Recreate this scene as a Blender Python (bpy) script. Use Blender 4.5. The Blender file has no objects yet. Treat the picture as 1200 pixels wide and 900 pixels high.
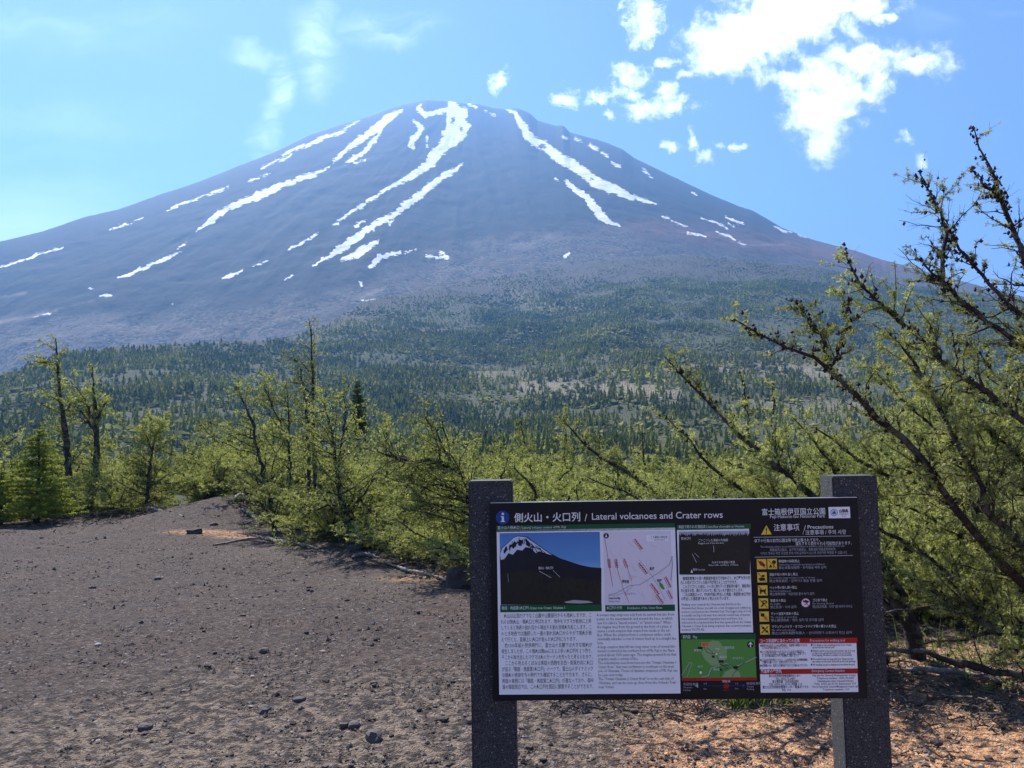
import bpy, math
import numpy as np
from mathutils import Vector, Matrix

# ---------------------------------------------------------------- camera, world, sun, exposure
SC = bpy.context.scene
COL = SC.collection
EYE = np.array([0.0, 0.0, 1.6])
FOC = 925.0                      # focal length in pixels of a 1200 px wide picture
PITCH, ROLL = 0.0775, 0.0179

_F = np.array([0, math.cos(PITCH), math.sin(PITCH)])
_U0 = np.array([0, -math.sin(PITCH), math.cos(PITCH)])
_R0 = np.array([1.0, 0, 0])
_R = _R0 * math.cos(ROLL) - _U0 * math.sin(ROLL)
_U = _U0 * math.cos(ROLL) + _R0 * math.sin(ROLL)

cam_d = bpy.data.cameras.new('camera')
cam_d.sensor_width = 36.0
cam_d.lens = 36.0 * FOC / 1200.0
cam_d.clip_start = 0.05
cam_d.clip_end = 60000.0
cam = bpy.data.objects.new('camera', cam_d)
COL.objects.link(cam)
cam.matrix_world = Matrix([[_R[0], _U[0], -_F[0], EYE[0]], [_R[1], _U[1], -_F[1], EYE[1]],
                           [_R[2], _U[2], -_F[2], EYE[2]], [0, 0, 0, 1]])
SC.camera = cam
SC.render.resolution_x, SC.render.resolution_y = 1024, 768

SC.view_settings.view_transform = 'Standard'
SC.view_settings.look = 'None'
SC.view_settings.gamma = 1.0
SC.view_settings.exposure = 1.42
HAZE = 0.00019
SC.cycles.use_denoising = True
SC.cycles.denoiser = 'OPENIMAGEDENOISE'
SC.cycles.max_bounces = 6
SC.cycles.diffuse_bounces = 3
SC.cycles.glossy_bounces = 2
SC.cycles.transmission_bounces = 3
SC.cycles.transparent_max_bounces = 4
SC.cycles.volume_bounces = 0

SUN_EL, SUN_AZ = math.radians(50), math.radians(-29)      # azimuth from +Y, negative = left of the view
sdir = Vector((math.sin(SUN_AZ) * math.cos(SUN_EL), math.cos(SUN_AZ) * math.cos(SUN_EL), math.sin(SUN_EL)))
sun_d = bpy.data.lights.new('sun', 'SUN')
sun_d.energy = 5.0
sun_d.angle = math.radians(0.53)
sun_d.color = (1.0, 0.95, 0.87)
sun = bpy.data.objects.new('sun', sun_d)
COL.objects.link(sun)
sun.rotation_euler = (-sdir).to_track_quat('-Z', 'Y').to_euler()


def ray(px, py):
    px = np.asarray(px, float); py = np.asarray(py, float)
    x = (px - 600) / FOC; y = (450 - py) / FOC
    return x[..., None] * _R + y[..., None] * _U + _F


def at(px, py, Y):
    """world point on the ray of a photo pixel at world depth Y"""
    d = ray(px, py)
    return EYE + d * (np.asarray(Y, float) / d[..., 1])[..., None]


def proj(P):
    P = P - EYE
    d = P @ _F
    return 600 + FOC * (P @ _R) / d, 450 - FOC * (P @ _U) / d


class NT:
    """tiny node helper"""
    def __init__(s, tree):
        s.t = tree; s.n = tree.nodes; s.l = tree.links
        s.n.clear()
    def new(s, typ, ins=None, **props):
        nd = s.n.new(typ)
        for k, v in props.items(): setattr(nd, k, v)
        for k, v in (ins or {}).items(): s.put(nd.inputs[k], v)
        return nd
    def put(s, sock, v):
        if isinstance(v, bpy.types.NodeSocket): s.l.new(v, sock)
        elif isinstance(v, bpy.types.Node): s.l.new(v.outputs[0], sock)
        else:
            if hasattr(sock.default_value, '__len__') and not hasattr(v, '__len__'): v = (v,) * len(sock.default_value)
            if hasattr(v, '__len__') and len(sock.default_value) == 4 and len(v) == 3: v = (*v, 1)
            sock.default_value = v
    def m(s, op, a, b=0.0, c=None, clamp=False):
        nd = s.n.new('ShaderNodeMath'); nd.operation = op; nd.use_clamp = clamp
        s.put(nd.inputs[0], a); s.put(nd.inputs[1], b)
        if c is not None: s.put(nd.inputs[2], c)
        return nd.outputs[0]
    def v(s, op, a, b=None):
        nd = s.n.new('ShaderNodeVectorMath'); nd.operation = op
        s.put(nd.inputs[0], a)
        if b is not None:
            if op == 'SCALE': s.put(nd.inputs['Scale'], b)
            else: s.put(nd.inputs[1], b)
        return nd.outputs['Value'] if op in ('LENGTH', 'DOT_PRODUCT', 'DISTANCE') else nd.outputs[0]
    def noise(s, vec, scale, detail=4.0, rough=0.55, out='Fac', dim='3D', dist=0.0):
        nd = s.n.new('ShaderNodeTexNoise'); nd.noise_dimensions = dim
        if vec is not None: s.put(nd.inputs['Vector'], vec)
        nd.inputs['Scale'].default_value = scale; nd.inputs['Detail'].default_value = detail
        nd.inputs['Roughness'].default_value = rough; nd.inputs['Distortion'].default_value = dist
        return nd.outputs[out]
    def ramp(s, fac, stops, interp='LINEAR'):
        nd = s.n.new('ShaderNodeValToRGB'); nd.color_ramp.interpolation = interp
        e = nd.color_ramp.elements
        while len(e) < len(stops): e.new(0.5)
        for el, (p, c) in zip(e, stops):
            el.position = p; el.color = (*c, 1) if hasattr(c, '__len__') else (c, c, c, 1)
        s.put(nd.inputs[0], fac)
        return nd.outputs[0]
    def mix(s, fac, a, b, typ='MIX'):
        nd = s.n.new('ShaderNodeMix'); nd.data_type = 'RGBA'; nd.blend_type = typ
        s.put(nd.inputs[0], fac); s.put(nd.inputs[6], a); s.put(nd.inputs[7], b)
        return nd.outputs[2]
    def step(s, x, lo, hi, a=0.0, b=1.0):
        nd = s.n.new('ShaderNodeMapRange'); nd.interpolation_type = 'SMOOTHSTEP'
        s.put(nd.inputs[0], x); nd.inputs[1].default_value = lo; nd.inputs[2].default_value = hi
        nd.inputs[3].default_value = a; nd.inputs[4].default_value = b
        return nd.outputs[0]


# sky: physical sky with fair-weather clouds laid out by world direction
world = bpy.data.worlds.new('World')
SC.world = world
world.use_nodes = True
W = NT(world.node_tree)
sky = W.new('ShaderNodeTexSky', sky_type='NISHITA', sun_disc=False)
sky.sun_elevation = SUN_EL
sky.sun_rotation = SUN_AZ
sky.altitude = 2300
sky.air_density = 1.05
sky.dust_density = 0.8
sky.ozone_density = 2.2
tc = W.new('ShaderNodeTexCoord').outputs['Generated']
sep = W.new('ShaderNodeSeparateXYZ', {0: tc})
ysafe = W.m('MAXIMUM', sep.outputs[1], 0.05)
uv0 = W.new('ShaderNodeCombineXYZ', {0: W.m('DIVIDE', sep.outputs[0], ysafe), 1: W.m('DIVIDE', sep.outputs[2], ysafe)}).outputs[0]
front = W.step(sep.outputs[1], 0.15, 0.4)


def duv(px, py):
    d = ray(px, py)
    return d[0] / d[1], d[2] / d[1]


wn = W.noise(uv0, 14.0, 5.0, 0.6, 'Color')
uvw = W.v('ADD', uv0, W.v('SCALE', W.v('SUBTRACT', wn, (0.5, 0.5, 0.5)), 0.055))


def blob_field(vec, blobs):
    acc = None
    for (px, py, rx, ry) in blobs:
        u, v = duv(px, py)
        d = W.v('LENGTH', W.v('MULTIPLY', W.v('SUBTRACT', vec, (u, v, 0)), (FOC / rx, FOC / ry, 0)))
        acc = d if acc is None else W.m('SMOOTH_MIN', acc, d, 0.25)
    return acc


big = [(880, 45, 62, 40), (845, 72, 34, 18), (925, 22, 70, 46), (990, 6, 52, 18), (1010, 72, 66, 24), (1078, 76, 26, 12),
       (930, 92, 45, 12), (958, 128, 32, 34), (966, 166, 15, 22), (1032, 98, 22, 24), (985, 100, 30, 22)]
small = [(755, 25, 19, 21), (740, 86, 22, 10), (705, 116, 15, 9), (742, 108, 14, 7), (768, 124, 34, 10), (782, 112, 10, 16), (661, 116, 10, 9),
         (712, 133, 7, 6), (825, 183, 10, 7), (808, 162, 6, 10), (784, 173, 9, 6), (1062, 162, 9, 6), (588, 91, 6, 11), (783, 72, 10, 6),
         (845, 170, 7, 5), (868, 170, 8, 4), (1075, 184, 6, 5), (800, 88, 9, 6), (1040, 18, 12, 7)]
dbig = blob_field(uvw, big)
dsm = blob_field(uvw, small)
tear = W.noise(uvw, 42.0, 8.0, 0.66)
tear2 = W.noise(uvw, 11.0, 3.0, 0.55)
dd = W.m('ADD', dbig, W.m('MULTIPLY', W.m('SUBTRACT', tear, 0.5), 2.6))
dd = W.m('ADD', dd, W.m('MULTIPLY', W.m('SUBTRACT', tear2, 0.5), 2.2))
cbig = W.m('POWER', W.step(dd, 1.75, 0.45), 1.7)
ds = W.m('ADD', dsm, W.m('MULTIPLY', W.m('SUBTRACT', tear, 0.5), 5.5))
csm = W.m('MULTIPLY', W.step(ds, 1.7, -0.1), 0.98)
# thin cirrus
uvs = W.v('ADD', uv0, W.v('SCALE', W.v('SUBTRACT', W.noise(uv0, 9.0, 4.0, 0.55, 'Color'), (0.5, 0.5, 0.5)), 0.09))
dci = blob_field(uvs, [(298, 67, 24, 8), (326, 80, 13, 18), (328, 105, 11, 26), (318, 140, 10, 28), (304, 172, 12, 22), (455, 30, 46, 14), (370, 60, 20, 40)])
fib = W.new('ShaderNodeMapping', {'Vector': uvs, 'Rotation': (0, 0, 1.15), 'Scale': (6.0, 28.0, 1.0)}).outputs[0]
cir = W.m('MULTIPLY', W.step(dci, 2.0, 0.3), W.step(W.noise(fib, 1.0, 5.0, 0.6), 0.25, 0.8))
dci2 = blob_field(uvs, [(1095, 28, 34, 14), (1180, 8, 20, 8), (60, 40, 200, 30), (60, 150, 180, 40), (0, 262, 130, 34), (60, 215, 150, 30)])
cir2 = W.m('MULTIPLY', W.step(dci2, 1.5, 0.0), W.step(W.noise(fib, 0.8, 5.0, 0.6), 0.3, 0.8))
thin = W.m('ADD', W.m('MULTIPLY', cir, 1.0), W.m('MULTIPLY', cir2, 0.26))
glow = W.step(blob_field(uv0, [(-60, 280, 260, 60)]), 1.5, 0.0)
thin = W.m('ADD', thin, W.m('MULTIPLY', glow, 0.75))
cum = W.m('MULTIPLY', W.m('MAXIMUM', cbig, csm), front)
thin = W.m('MULTIPLY', thin, front, clamp=True)
tint = W.mix(1.0, sky.outputs[0], (1.0, 0.845, 1.0), 'MULTIPLY')
c1 = W.mix(thin, tint, (7.6, 8.6, 9.2))
c2 = W.mix(cum, c1, (10.6, 10.8, 10.9))
bg = W.new('ShaderNodeBackground', {'Color': c2, 'Strength': 0.073})
W.new('ShaderNodeOutputWorld', {'Surface': bg.outputs[0]})


# ---------------------------------------------------------------- helpers
RNG = np.random.default_rng(11)


def tag(o, label=None, cat=None, group=None, kind=None):
    if label: o['label'] = label
    if cat: o['category'] = cat
    if group: o['group'] = group
    if kind: o['kind'] = kind
    return o


def mesh_np(name, V, Fc, k, mats, matidx=None, smooth=False, attrs=None):
    """V (n,3), Fc (m,k) faces with k corners, or a list of (F, k) blocks"""
    me = bpy.data.meshes.new(name)
    blocks = Fc if isinstance(Fc, list) else [(Fc, k)]
    blocks = [(np.asarray(f).reshape(-1, kk), kk) for f, kk in blocks if len(f)]
    nl = sum(f.size for f, kk in blocks); nf = sum(len(f) for f, kk in blocks)
    me.vertices.add(len(V)); me.loops.add(nl); me.polygons.add(nf)
    me.vertices.foreach_set('co', np.asarray(V, np.float32).ravel())
    li = np.concatenate([f.ravel() for f, kk in blocks]).astype(np.int32)
    me.loops.foreach_set('vertex_index', li)
    tot = np.concatenate([np.full(len(f), kk, np.int32) for f, kk in blocks])
    st = np.concatenate([[0], np.cumsum(tot)[:-1]]).astype(np.int32)
    me.polygons.foreach_set('loop_start', st)
    if matidx is not None: me.polygons.foreach_set('material_index', np.asarray(matidx, np.int32))
    me.polygons.foreach_set('use_smooth', np.full(nf, smooth, bool))
    for m in (mats if isinstance(mats, (list, tuple)) else [mats]): me.materials.append(m)
    for an, av in (attrs or {}).items():
        a = me.attributes.new(an, 'FLOAT', 'POINT')
        a.data.foreach_set('value', np.asarray(av, np.float32))
    me.update(calc_edges=True)
    me.validate()
    return me


def obj(name, me, parent=None, loc=None):
    o = bpy.data.objects.new(name, me)
    COL.objects.link(o)
    if parent is not None: o.parent = parent
    if loc is not None: o.location = loc
    return o


def empty(name, loc=(0, 0, 0)):
    o = bpy.data.objects.new(name, None)
    o.empty_display_size = 0.1
    COL.objects.link(o); o.location = loc
    return o


def hash2(ix, iy, s):
    h = (ix.astype(np.int64) * 374761393 + iy.astype(np.int64) * 668265263 + s * 1442695041) & 0xffffffff
    h = ((h ^ (h >> 13)) * 1274126177) & 0xffffffff
    h = h ^ (h >> 16)
    return (h & 0xffff) / 65535.0


def vnoise(x, y, s=0):
    x = np.asarray(x, float); y = np.asarray(y, float)
    ix = np.floor(x); iy = np.floor(y); fx = x - ix; fy = y - iy
    fx = fx * fx * (3 - 2 * fx); fy = fy * fy * (3 - 2 * fy)
    a = hash2(ix, iy, s); b = hash2(ix + 1, iy, s); c = hash2(ix, iy + 1, s); d = hash2(ix + 1, iy + 1, s)
    return (a + (b - a) * fx) * (1 - fy) + (c + (d - c) * fx) * fy - 0.5


def fbm(x, y, o=4, s=0, g=0.5):
    r = 0; a = 1.0
    for i in range(o):
        r = r + a * vnoise(x * 2 ** i + 17.3 * i, y * 2 ** i - 9.1 * i, s + i); a *= g
    return r


def grid_faces(nr, nc):
    i = np.arange(nr - 1)[:, None] * nc + np.arange(nc - 1)[None, :]
    return np.stack([i, i + 1, i + 1 + nc, i + nc], -1).reshape(-1, 4)


def sstep(x, a, b):
    t = np.clip((x - a) / (b - a), 0, 1)
    return t * t * (3 - 2 * t)


def new_mat(name):
    m = bpy.data.materials.new(name); m.use_nodes = True
    return m, NT(m.node_tree)


def simple_mat(name, color, rough=0.85, spec=0.3, noise=None, bump=None, bscale=40.0, metal=0.0):
    m, T = new_mat(name)
    c = color
    if noise:
        pos = T.new('ShaderNodeNewGeometry').outputs['Position']
        f = T.noise(pos, noise[0], 5.0, 0.6)
        c = T.mix(f, tuple(x * (1 - noise[1]) for x in color), tuple(min(1, x * (1 + noise[1])) for x in color))
    p = T.new('ShaderNodeBsdfPrincipled', {'Base Color': c, 'Roughness': rough, 'Specular IOR Level': spec, 'Metallic': metal})
    if bump:
        pos = T.new('ShaderNodeNewGeometry').outputs['Position']
        b = T.new('ShaderNodeBump', {'Height': T.noise(pos, bscale, 6.0, 0.65), 'Strength': bump, 'Distance': 0.01})
        T.l.new(b.outputs[0], p.inputs['Normal'])
    T.new('ShaderNodeOutputMaterial', {0: p.outputs[0]})
    return m
# ---------------------------------------------------------------- the volcano
SKY = np.array([(-900, 500), (-500, 425), (-200, 345), (0, 283), (47, 272), (100, 254), (140, 245), (187, 228), (233, 213), (283, 193), (327, 176),
                (363, 158), (400, 146), (440, 134), (463, 125), (490, 119), (500, 117), (520, 118), (545, 121), (560, 122), (577, 126), (592, 128), (607, 127),
                (620, 132), (630, 141), (650, 147), (660, 147), (668, 155), (683, 159), (708, 166), (730, 175), (743, 185), (787, 206), (833, 228),
                (867, 242), (883, 247), (917, 267), (953, 281), (1000, 293), (1033, 304), (1077, 316), (1200, 348), (1400, 405), (1700, 490)], float)
_d = ray(SKY[:, 0], SKY[:, 1])
sk_az = np.arctan2(_d[:, 0], _d[:, 1]); sk_e = _d[:, 2] / np.hypot(_d[:, 0], _d[:, 1])
SUMMIT_D = 3300.0
_ds = ray(545, 121)
AZ0 = math.atan2(_ds[0], _ds[1])
CX, CY = SUMMIT_D * math.sin(AZ0), SUMMIT_D * math.cos(AZ0)
HTOP = SUMMIT_D * float(np.interp(AZ0, sk_az, sk_e)) * 0.985


def cone_z(x, y):
    rho = np.hypot(x - CX, y - CY)
    q = np.sqrt(rho ** 2 + 90 ** 2) - 90
    q = np.where(q < 230, q * q / 460.0, q - 115)
    return HTOP - 0.665 * q


naz = 800
az = np.concatenate([np.linspace(-0.95, -0.62, 30, endpoint=False), np.linspace(-0.62, 0.62, naz), np.linspace(0.62, 0.95, 31)[1:]])
naz = len(az)
rs = np.linspace(500, 4200, 1200)
X = rs[None] * np.sin(az)[:, None]; Y = rs[None] * np.cos(az)[:, None]
e0 = cone_z(X, Y) / rs[None]
jm = e0.argmax(1)
rsky = rs[jm]; emax = e0.max(1)
rsky = np.convolve(np.pad(rsky, 12, mode='edge'), np.ones(25) / 25, 'valid')
Esk = np.interp(az, sk_az, sk_e) + 0.0004 * fbm(az * 260, az * 0, 3, 5)
Esm = np.convolve(np.pad(Esk, 40, mode='edge'), np.ones(81) / 81, 'valid')
ratio = Esm / np.maximum(emax, 0.05)
NR = 205
R = np.zeros((NR, naz)); Z = np.zeros((NR, naz))
for i in range(naz):
    k = int(np.searchsorted(rs, rsky[i]))
    ee = np.maximum.accumulate(e0[i, :k] + rs[:k] * 1e-7) * ratio[i]
    # elevation runs up to the skyline exactly
    tgt = np.linspace(0.035, 1.0, NR - 14) ** 0.92 * Esm[i]
    ee = ee / ee[-1] * Esm[i]
    rr = np.interp(tgt, ee, rs[:k])
    tgt = tgt * (1 + (Esk[i] / Esm[i] - 1) * np.clip(tgt / Esm[i], 0, 1) ** 9)
    R[:NR - 14, i] = rr
    back = rr[-1] + np.linspace(30, 900, 14)
    R[NR - 14:, i] = back
    Z[:NR - 14, i] = tgt * rr
    zb = tgt[-1] * rr[-1]
    Z[NR - 14:, i] = zb - 0.25 * (back - rr[-1])
X = R * np.sin(az)[None]; Y = R * np.cos(az)[None]
rho = np.hypot(X - CX, Y - CY); th = np.arctan2(X - CX, -(Y - CY))
gul = -np.abs(fbm(th * 17, rho / 900.0, 4, 31)) + 0.35 * fbm(th * 70, rho / 260.0, 4, 44)
depth_ = sstep(rho, 120, 700) * (1 - sstep(np.arange(NR)[:, None] * np.ones((1, naz)), NR - 40, NR - 14))
Z = Z + (gul * 6 + 4 * fbm(X / 40, Y / 40, 4, 61)) * depth_
V = np.stack([X, Y, Z + 1.6], -1).reshape(-1, 3)
# rocky little teeth on the rim are in the skyline itself; where each thing grows or lies is stored per vertex
PX, PY = proj(V)

SNOW = [
 [(530,123,6),(535,133,12),(536,147,14),(529,162,12),(517,175,7),(503,192,5.5),(487,203,4),(470,213,3),(450,225,2.2),(430,237,2),(410,250,2),(395,261,1.6),(385,266,.6)],
 [(493,123,2),(490,128,2.6),(499,135,3),(512,132,4),(527,126,3),(536,124,3)],
 [(485,141,1.5),(489,146,2.4),(494,151,3.2),(490,158,3.4),(483,164,4),(480,168,2.4),(484,173,2)],
 [(543,193,.8),(533,200,3),(517,208,4),(500,222,4.4),(480,237,4),(460,252,3.6),(440,263,4),(420,277,4.6),(403,288,4.6),(387,300,2.6),(367,311,.8)],
 [(444,282,2),(428,291,5),(410,301,4.4),(399,306,2)], [(487,292,1.2),(463,298,2.2),(445,301,3),(433,313,3)],
 [(430,257,1),(417,266,2)], [(462,258,1),(457,263,2)],
 [(471,129,1.4),(462,134,4),(450,143,5),(437,153,4.4),(425,163,4),(413,170,4),(397,184,2.4),(390,189,1.6)],
 [(385,196,1.6),(367,205,3),(350,210,2.6),(330,217,3.6),(317,223,4.6),(303,229,5.4),(293,233,3.4),(275,241,3),(262,247,3.4),(248,257,3.6),(240,264,2.4),(230,272,.6)],
 [(447,150,1.8),(439,163,2.6),(428,177,2.4),(413,186,3),(405,192,1.4)], [(427,188,1.5),(415,191,1.8)],
 [(219,282,.8),(208,290,1)], [(212,293,.6),(202,299,2.6),(193,303,2.8),(180,309,2),(167,315,2),(150,321,1.6),(138,326,.6)],
 [(405,153,1.4),(385,160,2.2),(370,166,2.6),(350,173,1.8),(330,181,1.4)], [(421,142,1),(398,154,1)], [(341,182,.9),(322,190,1.1),(307,197,.6)],
 [(317,202,.5),(303,208,1),(290,213,.6)], [(267,218,1),(252,226,1.5),(233,232,1),(215,239,1.2),(195,246,.7)], [(167,256,.9),(148,263,1.1),(130,269,.6)],
 [(73,290,.6),(50,296,1.1),(20,307,1.2),(0,313,1.4),(-60,332,1)], [(284,317,.7),(270,322,2),(260,326,1)], [(313,306,.6),(297,312,.7)],
 [(349,319,.7),(340,324,1.2),(334,327,.6)], [(373,273,.7),(362,280,1.3),(353,285,1.4),(345,289,1.4),(337,294,.6)],
 [(117,347,.8),(130,346,1)], [(106,339,1.4),(110,338,1.2)], [(202,356,1.5)], [(247,330,1.3)], [(227,357,.8)], [(82,302,.8)], [(183,264,1)],
 [(594,129,1.6),(604,132,3),(609,141,4),(613,149,5),(618,157,5.6),(626,166,5),(640,173,5),(652,182,6),(668,193,6.2),(690,207,6.4),(705,216,6.6),(722,223,5.6),(738,230,4),(752,235,2.6),(772,240,.6)],
 [(662,211,1),(668,216,2.6),(678,225,4),(690,234,4.8),(698,244,5.4),(705,252,5.4),(713,260,3),(727,264,1)],
 [(660,160,1.3),(664,162,1)], [(674,161,1.6),(680,166,1.4)], [(691,169,1.6),(700,176,2)], [(706,179,1.4),(712,183,1.6)], [(718,190,1.6),(727,195,1.6)],
 [(753,199,.9),(763,207,1.2)], [(745,189,1.2)], [(740,194,.9)], [(811,226,1.2),(817,229,1)], [(851,254,.9),(860,258,2),(869,262,1.4)], [(822,256,.6),(840,261,1.3),(853,267,.7)],
 [(840,272,.6),(852,276,1.3),(862,281,1)], [(866,284,1.1),(873,287,.6)], [(776,254,.5),(790,260,1),(806,265,.6)], [(908,265,.6),(918,270,1.2),(926,272,.8)],
 [(937,275,.8),(945,278,1)], [(853,262,.6),(860,265,.7)], [(806,274,.9),(820,275,1.2),(828,277,.8)], [(662,301,2),(667,297,1.2)], [(700,303,1)],
 [(643,189,1.2)], [(650,209,1),(654,211,.8)], [(500,300,1),(512,301,2),(526,302,1.6),(516,296,.9)], [(568,130,.8),(580,135,1)], [(550,122,1.5),(557,127,1.4)],
 [(566,143,.8)], [(565,150,.8)], [(500,160,1.2),(501,172,1)], [(550,158,1)], [(896,259,.8)], [(858,250,.7)], [(770,225,.7)], [(538,307,1)], [(522,309,1.2)],
 [(1020,320,.5)], [(60,368,1.0),(40,372,.7)], [(447,350,.6),(425,353,1)], [(423,330,1),(424,335,.8)]]
HOLES = [(636, 172, 3.6, 2.6), (531, 142, 2.4, 3.4), (541, 150, 1.6, 2.6), (512, 140, 3, 4), (520, 152, 2, 2), (692, 210, 1.5, 1.0), (458, 148, 1.6, 1.2), (608, 134, 1.4, 1)]
sd = np.full(len(V), 9.0)


def seg_sd(poly, x, y, acc):
    pts = poly if len(poly) > 1 else [poly[0], (poly[0][0] + .6, poly[0][1], poly[0][2])]
    for (x0, y0, w0), (x1, y1, w1) in zip(pts[:-1], pts[1:]):
        mg = 9 + max(w0, w1)
        k = np.where((x > min(x0, x1) - mg) & (x < max(x0, x1) + mg) & (y > min(y0, y1) - mg) & (y < max(y0, y1) + mg))[0]
        if not len(k): continue
        dx, dy = x1 - x0, y1 - y0
        t = np.clip(((x[k] - x0) * dx + (y[k] - y0) * dy) / (dx * dx + dy * dy), 0, 1)
        dist = np.hypot(x[k] - x0 - t * dx, y[k] - y0 - t * dy) - (w0 + (w1 - w0) * t) * (.95 + .5 * fbm(x[k] / 7, y[k] / 7, 2, 97))
        acc[k] = np.minimum(acc[k], dist)


wx = PX + 2.2 * fbm(PX / 9, PY / 9, 3, 71); wy = PY + 2.2 * fbm(PX / 9, PY / 9, 3, 81)
for s_ in [q for q in SNOW if len(q) > 1 or q[0][2] > 1.4]: seg_sd(s_, wx, wy, sd)
for hx, hy, rx, ry in HOLES:
    hd = 1.0 - np.hypot((wx - hx) / rx, (wy - hy) / ry)
    sd = np.maximum(sd, hd * min(rx, ry))
sd = sd + 1.0 * fbm(PX / 3.0, PY / 3.0, 2, 91)
# low scrub above the tree line
bl = np.interp(PX, [-200, 0, 120, 300, 400, 470, 560, 660, 700, 800, 900, 1000, 1100, 1300], [352, 362, 362, 352, 330, 305, 276, 262, 262, 275, 296, 300, 318, 340])
bush = sstep(PY + 16 * fbm(PX / 38, PY / 14, 4, 101), bl - 10, bl + 30)
red = np.exp(-((PY - np.interp(PX, [600, 760, 880, 960, 1100], [285, 268, 284, 294, 318])) / np.interp(PX, [600, 800, 900, 1000, 1200], [9, 13, 15, 13, 10])) ** 2) * sstep(PX, 640, 760)
streak = 0
for (x0, y0, x1, y1, w_, a_) in [(-20, 382, 65, 364, 2.4, 1), (-20, 352, 30, 343, 1.6, .6), (60, 364, 110, 352, 1.2, .4), (415, 352, 452, 338, 3.2, .55), (-40, 412, 140, 378, 7, .35), (560, 284, 640, 278, 10, .25), (870, 288, 925, 286, 1.5, .7), (500, 296, 526, 302, 4, .5)]:
    dx, dy = x1 - x0, y1 - y0
    t = np.clip(((PX - x0) * dx + (PY - y0) * dy) / (dx * dx + dy * dy), 0, 1)
    streak = np.maximum(streak, a_ * np.exp(-(np.hypot(PX - x0 - t * dx, PY - y0 - t * dy) / w_) ** 2))
streak = streak + np.zeros(len(V))

m, T = new_mat('volcano_slope')
pos = T.new('ShaderNodeNewGeometry').outputs['Position']
A = lambda n: T.new('ShaderNodeAttribute', attribute_name=n).outputs['Fac']
n1 = T.noise(pos, 0.006, 6.0, 0.6); n2 = T.noise(pos, 0.035, 6.0, 0.65); n3 = T.noise(pos, 0.16, 4.0, 0.7); n4 = T.noise(pos, 0.05, 4.0, 0.65)
ash = T.mix(n1, (0.020, 0.021, 0.024), (0.038, 0.034, 0.034))
ash = T.mix(T.step(n2, 0.35, 0.7), ash, (0.030, 0.027, 0.027))
redc = T.mix(n2, (0.17, 0.075, 0.055), (0.11, 0.062, 0.05))
c = T.mix(T.m('MULTIPLY', A('red'), T.step(n2, 0.2, 0.6), clamp=True), ash, redc)
scrub = T.mix(T.step(n3, 0.40, 0.62), (0.026, 0.030, 0.020), (0.165, 0.145, 0.125))
scrub = T.mix(T.step(n2, 0.42, 0.6), scrub, (0.115, 0.088, 0.078))
c = T.mix(T.m('MULTIPLY', A('scrub'), T.step(n3, 0.3, 0.55, 0.45, 1.0), clamp=True), c, scrub)
c = T.mix(T.m('MULTIPLY', A('scree'), T.step(n2, 0.3, 0.6)), c, (0.24, 0.20, 0.17))
sn = T.step(T.m('ADD', A('snow'), T.m('ADD', T.m('MULTIPLY', T.m('SUBTRACT', n3, 0.5), 6.5), T.m('MULTIPLY', T.m('SUBTRACT', n4, 0.5), 9.0))), 0.15, -0.5)
dirt = T.noise(pos, 0.05, 5.0, 0.7)
c = T.mix(sn, c, T.mix(T.step(dirt, 0.4, 0.75), (0.88, 0.89, 0.90), (0.60, 0.58, 0.56)))
bp = T.new('ShaderNodeBump', {'Height': T.m('ADD', n2, T.m('MULTIPLY', n3, 0.4)), 'Strength': 0.5, 'Distance': 6.0})
p = T.new('ShaderNodeBsdfPrincipled', {'Base Color': c, 'Roughness': 0.95, 'Specular IOR Level': 0.1, 'Normal': bp.outputs[0]})
T.new('ShaderNodeOutputMaterial', {0: p.outputs[0]})
me = mesh_np('volcano', V, grid_faces(NR, naz), 4, m, smooth=True, attrs={'snow': sd, 'scrub': bush, 'red': np.clip(red, 0, 1), 'scree': streak})
tag(obj('mountain', me), 'snow streaked volcano cone rising beyond the forest', kind='structure')

# ---------------------------------------------------------------- forested lower slope
CR = np.array([(-900, 520), (-300, 470), (0, 441), (35, 428), (80, 414), (130, 407), (220, 402), (300, 399), (345, 394), (385, 378), (430, 352), (500, 338), (560, 327), (620, 318), (700, 304),
               (800, 298), (870, 303), (960, 312), (1040, 330), (1200, 352), (1500, 400)], float)
_d = ray(CR[:, 0], CR[:, 1])
cr_az = np.arctan2(_d[:, 0], _d[:, 1]); cr_e = _d[:, 2] / np.hypot(_d[:, 0], _d[:, 1])
_pxr = np.array([(-900, 800), (0, 640), (130, 690), (300, 760), (385, 900), (430, 1050), (560, 1300), (700, 1450), (1500, 1500)], float)
_d = ray(_pxr[:, 0], np.full(len(_pxr), 400.0))
pr_az = np.arctan2(_d[:, 0], _d[:, 1])


def hill_z(a, r):
    S = np.interp(a, cr_az, cr_e); rc = np.interp(a, pr_az, _pxr[:, 1])
    L = np.log(np.maximum(r, 56) / 56.0) / np.log(rc / 56.0)
    e = -0.055 + (S + 0.055) * np.minimum(L, 1) ** 2.1
    z = e * r
    x = r * np.sin(a); y = r * np.cos(a)
    amp = np.clip(r / 700, 0.05, 1) * np.clip(1 - (r / rc) ** 6, 0, 1)
    z = z + amp * (26 * fbm(x / 330, y / 330, 3, 7) + 13 * fbm(x / 85, y / 110, 3, 8))
    z = np.where(r > rc, S * rc + (r - rc) * (S - 0.12) - ((r - rc) / 90) ** 2 * 3, z)
    return z + 1.6


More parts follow.
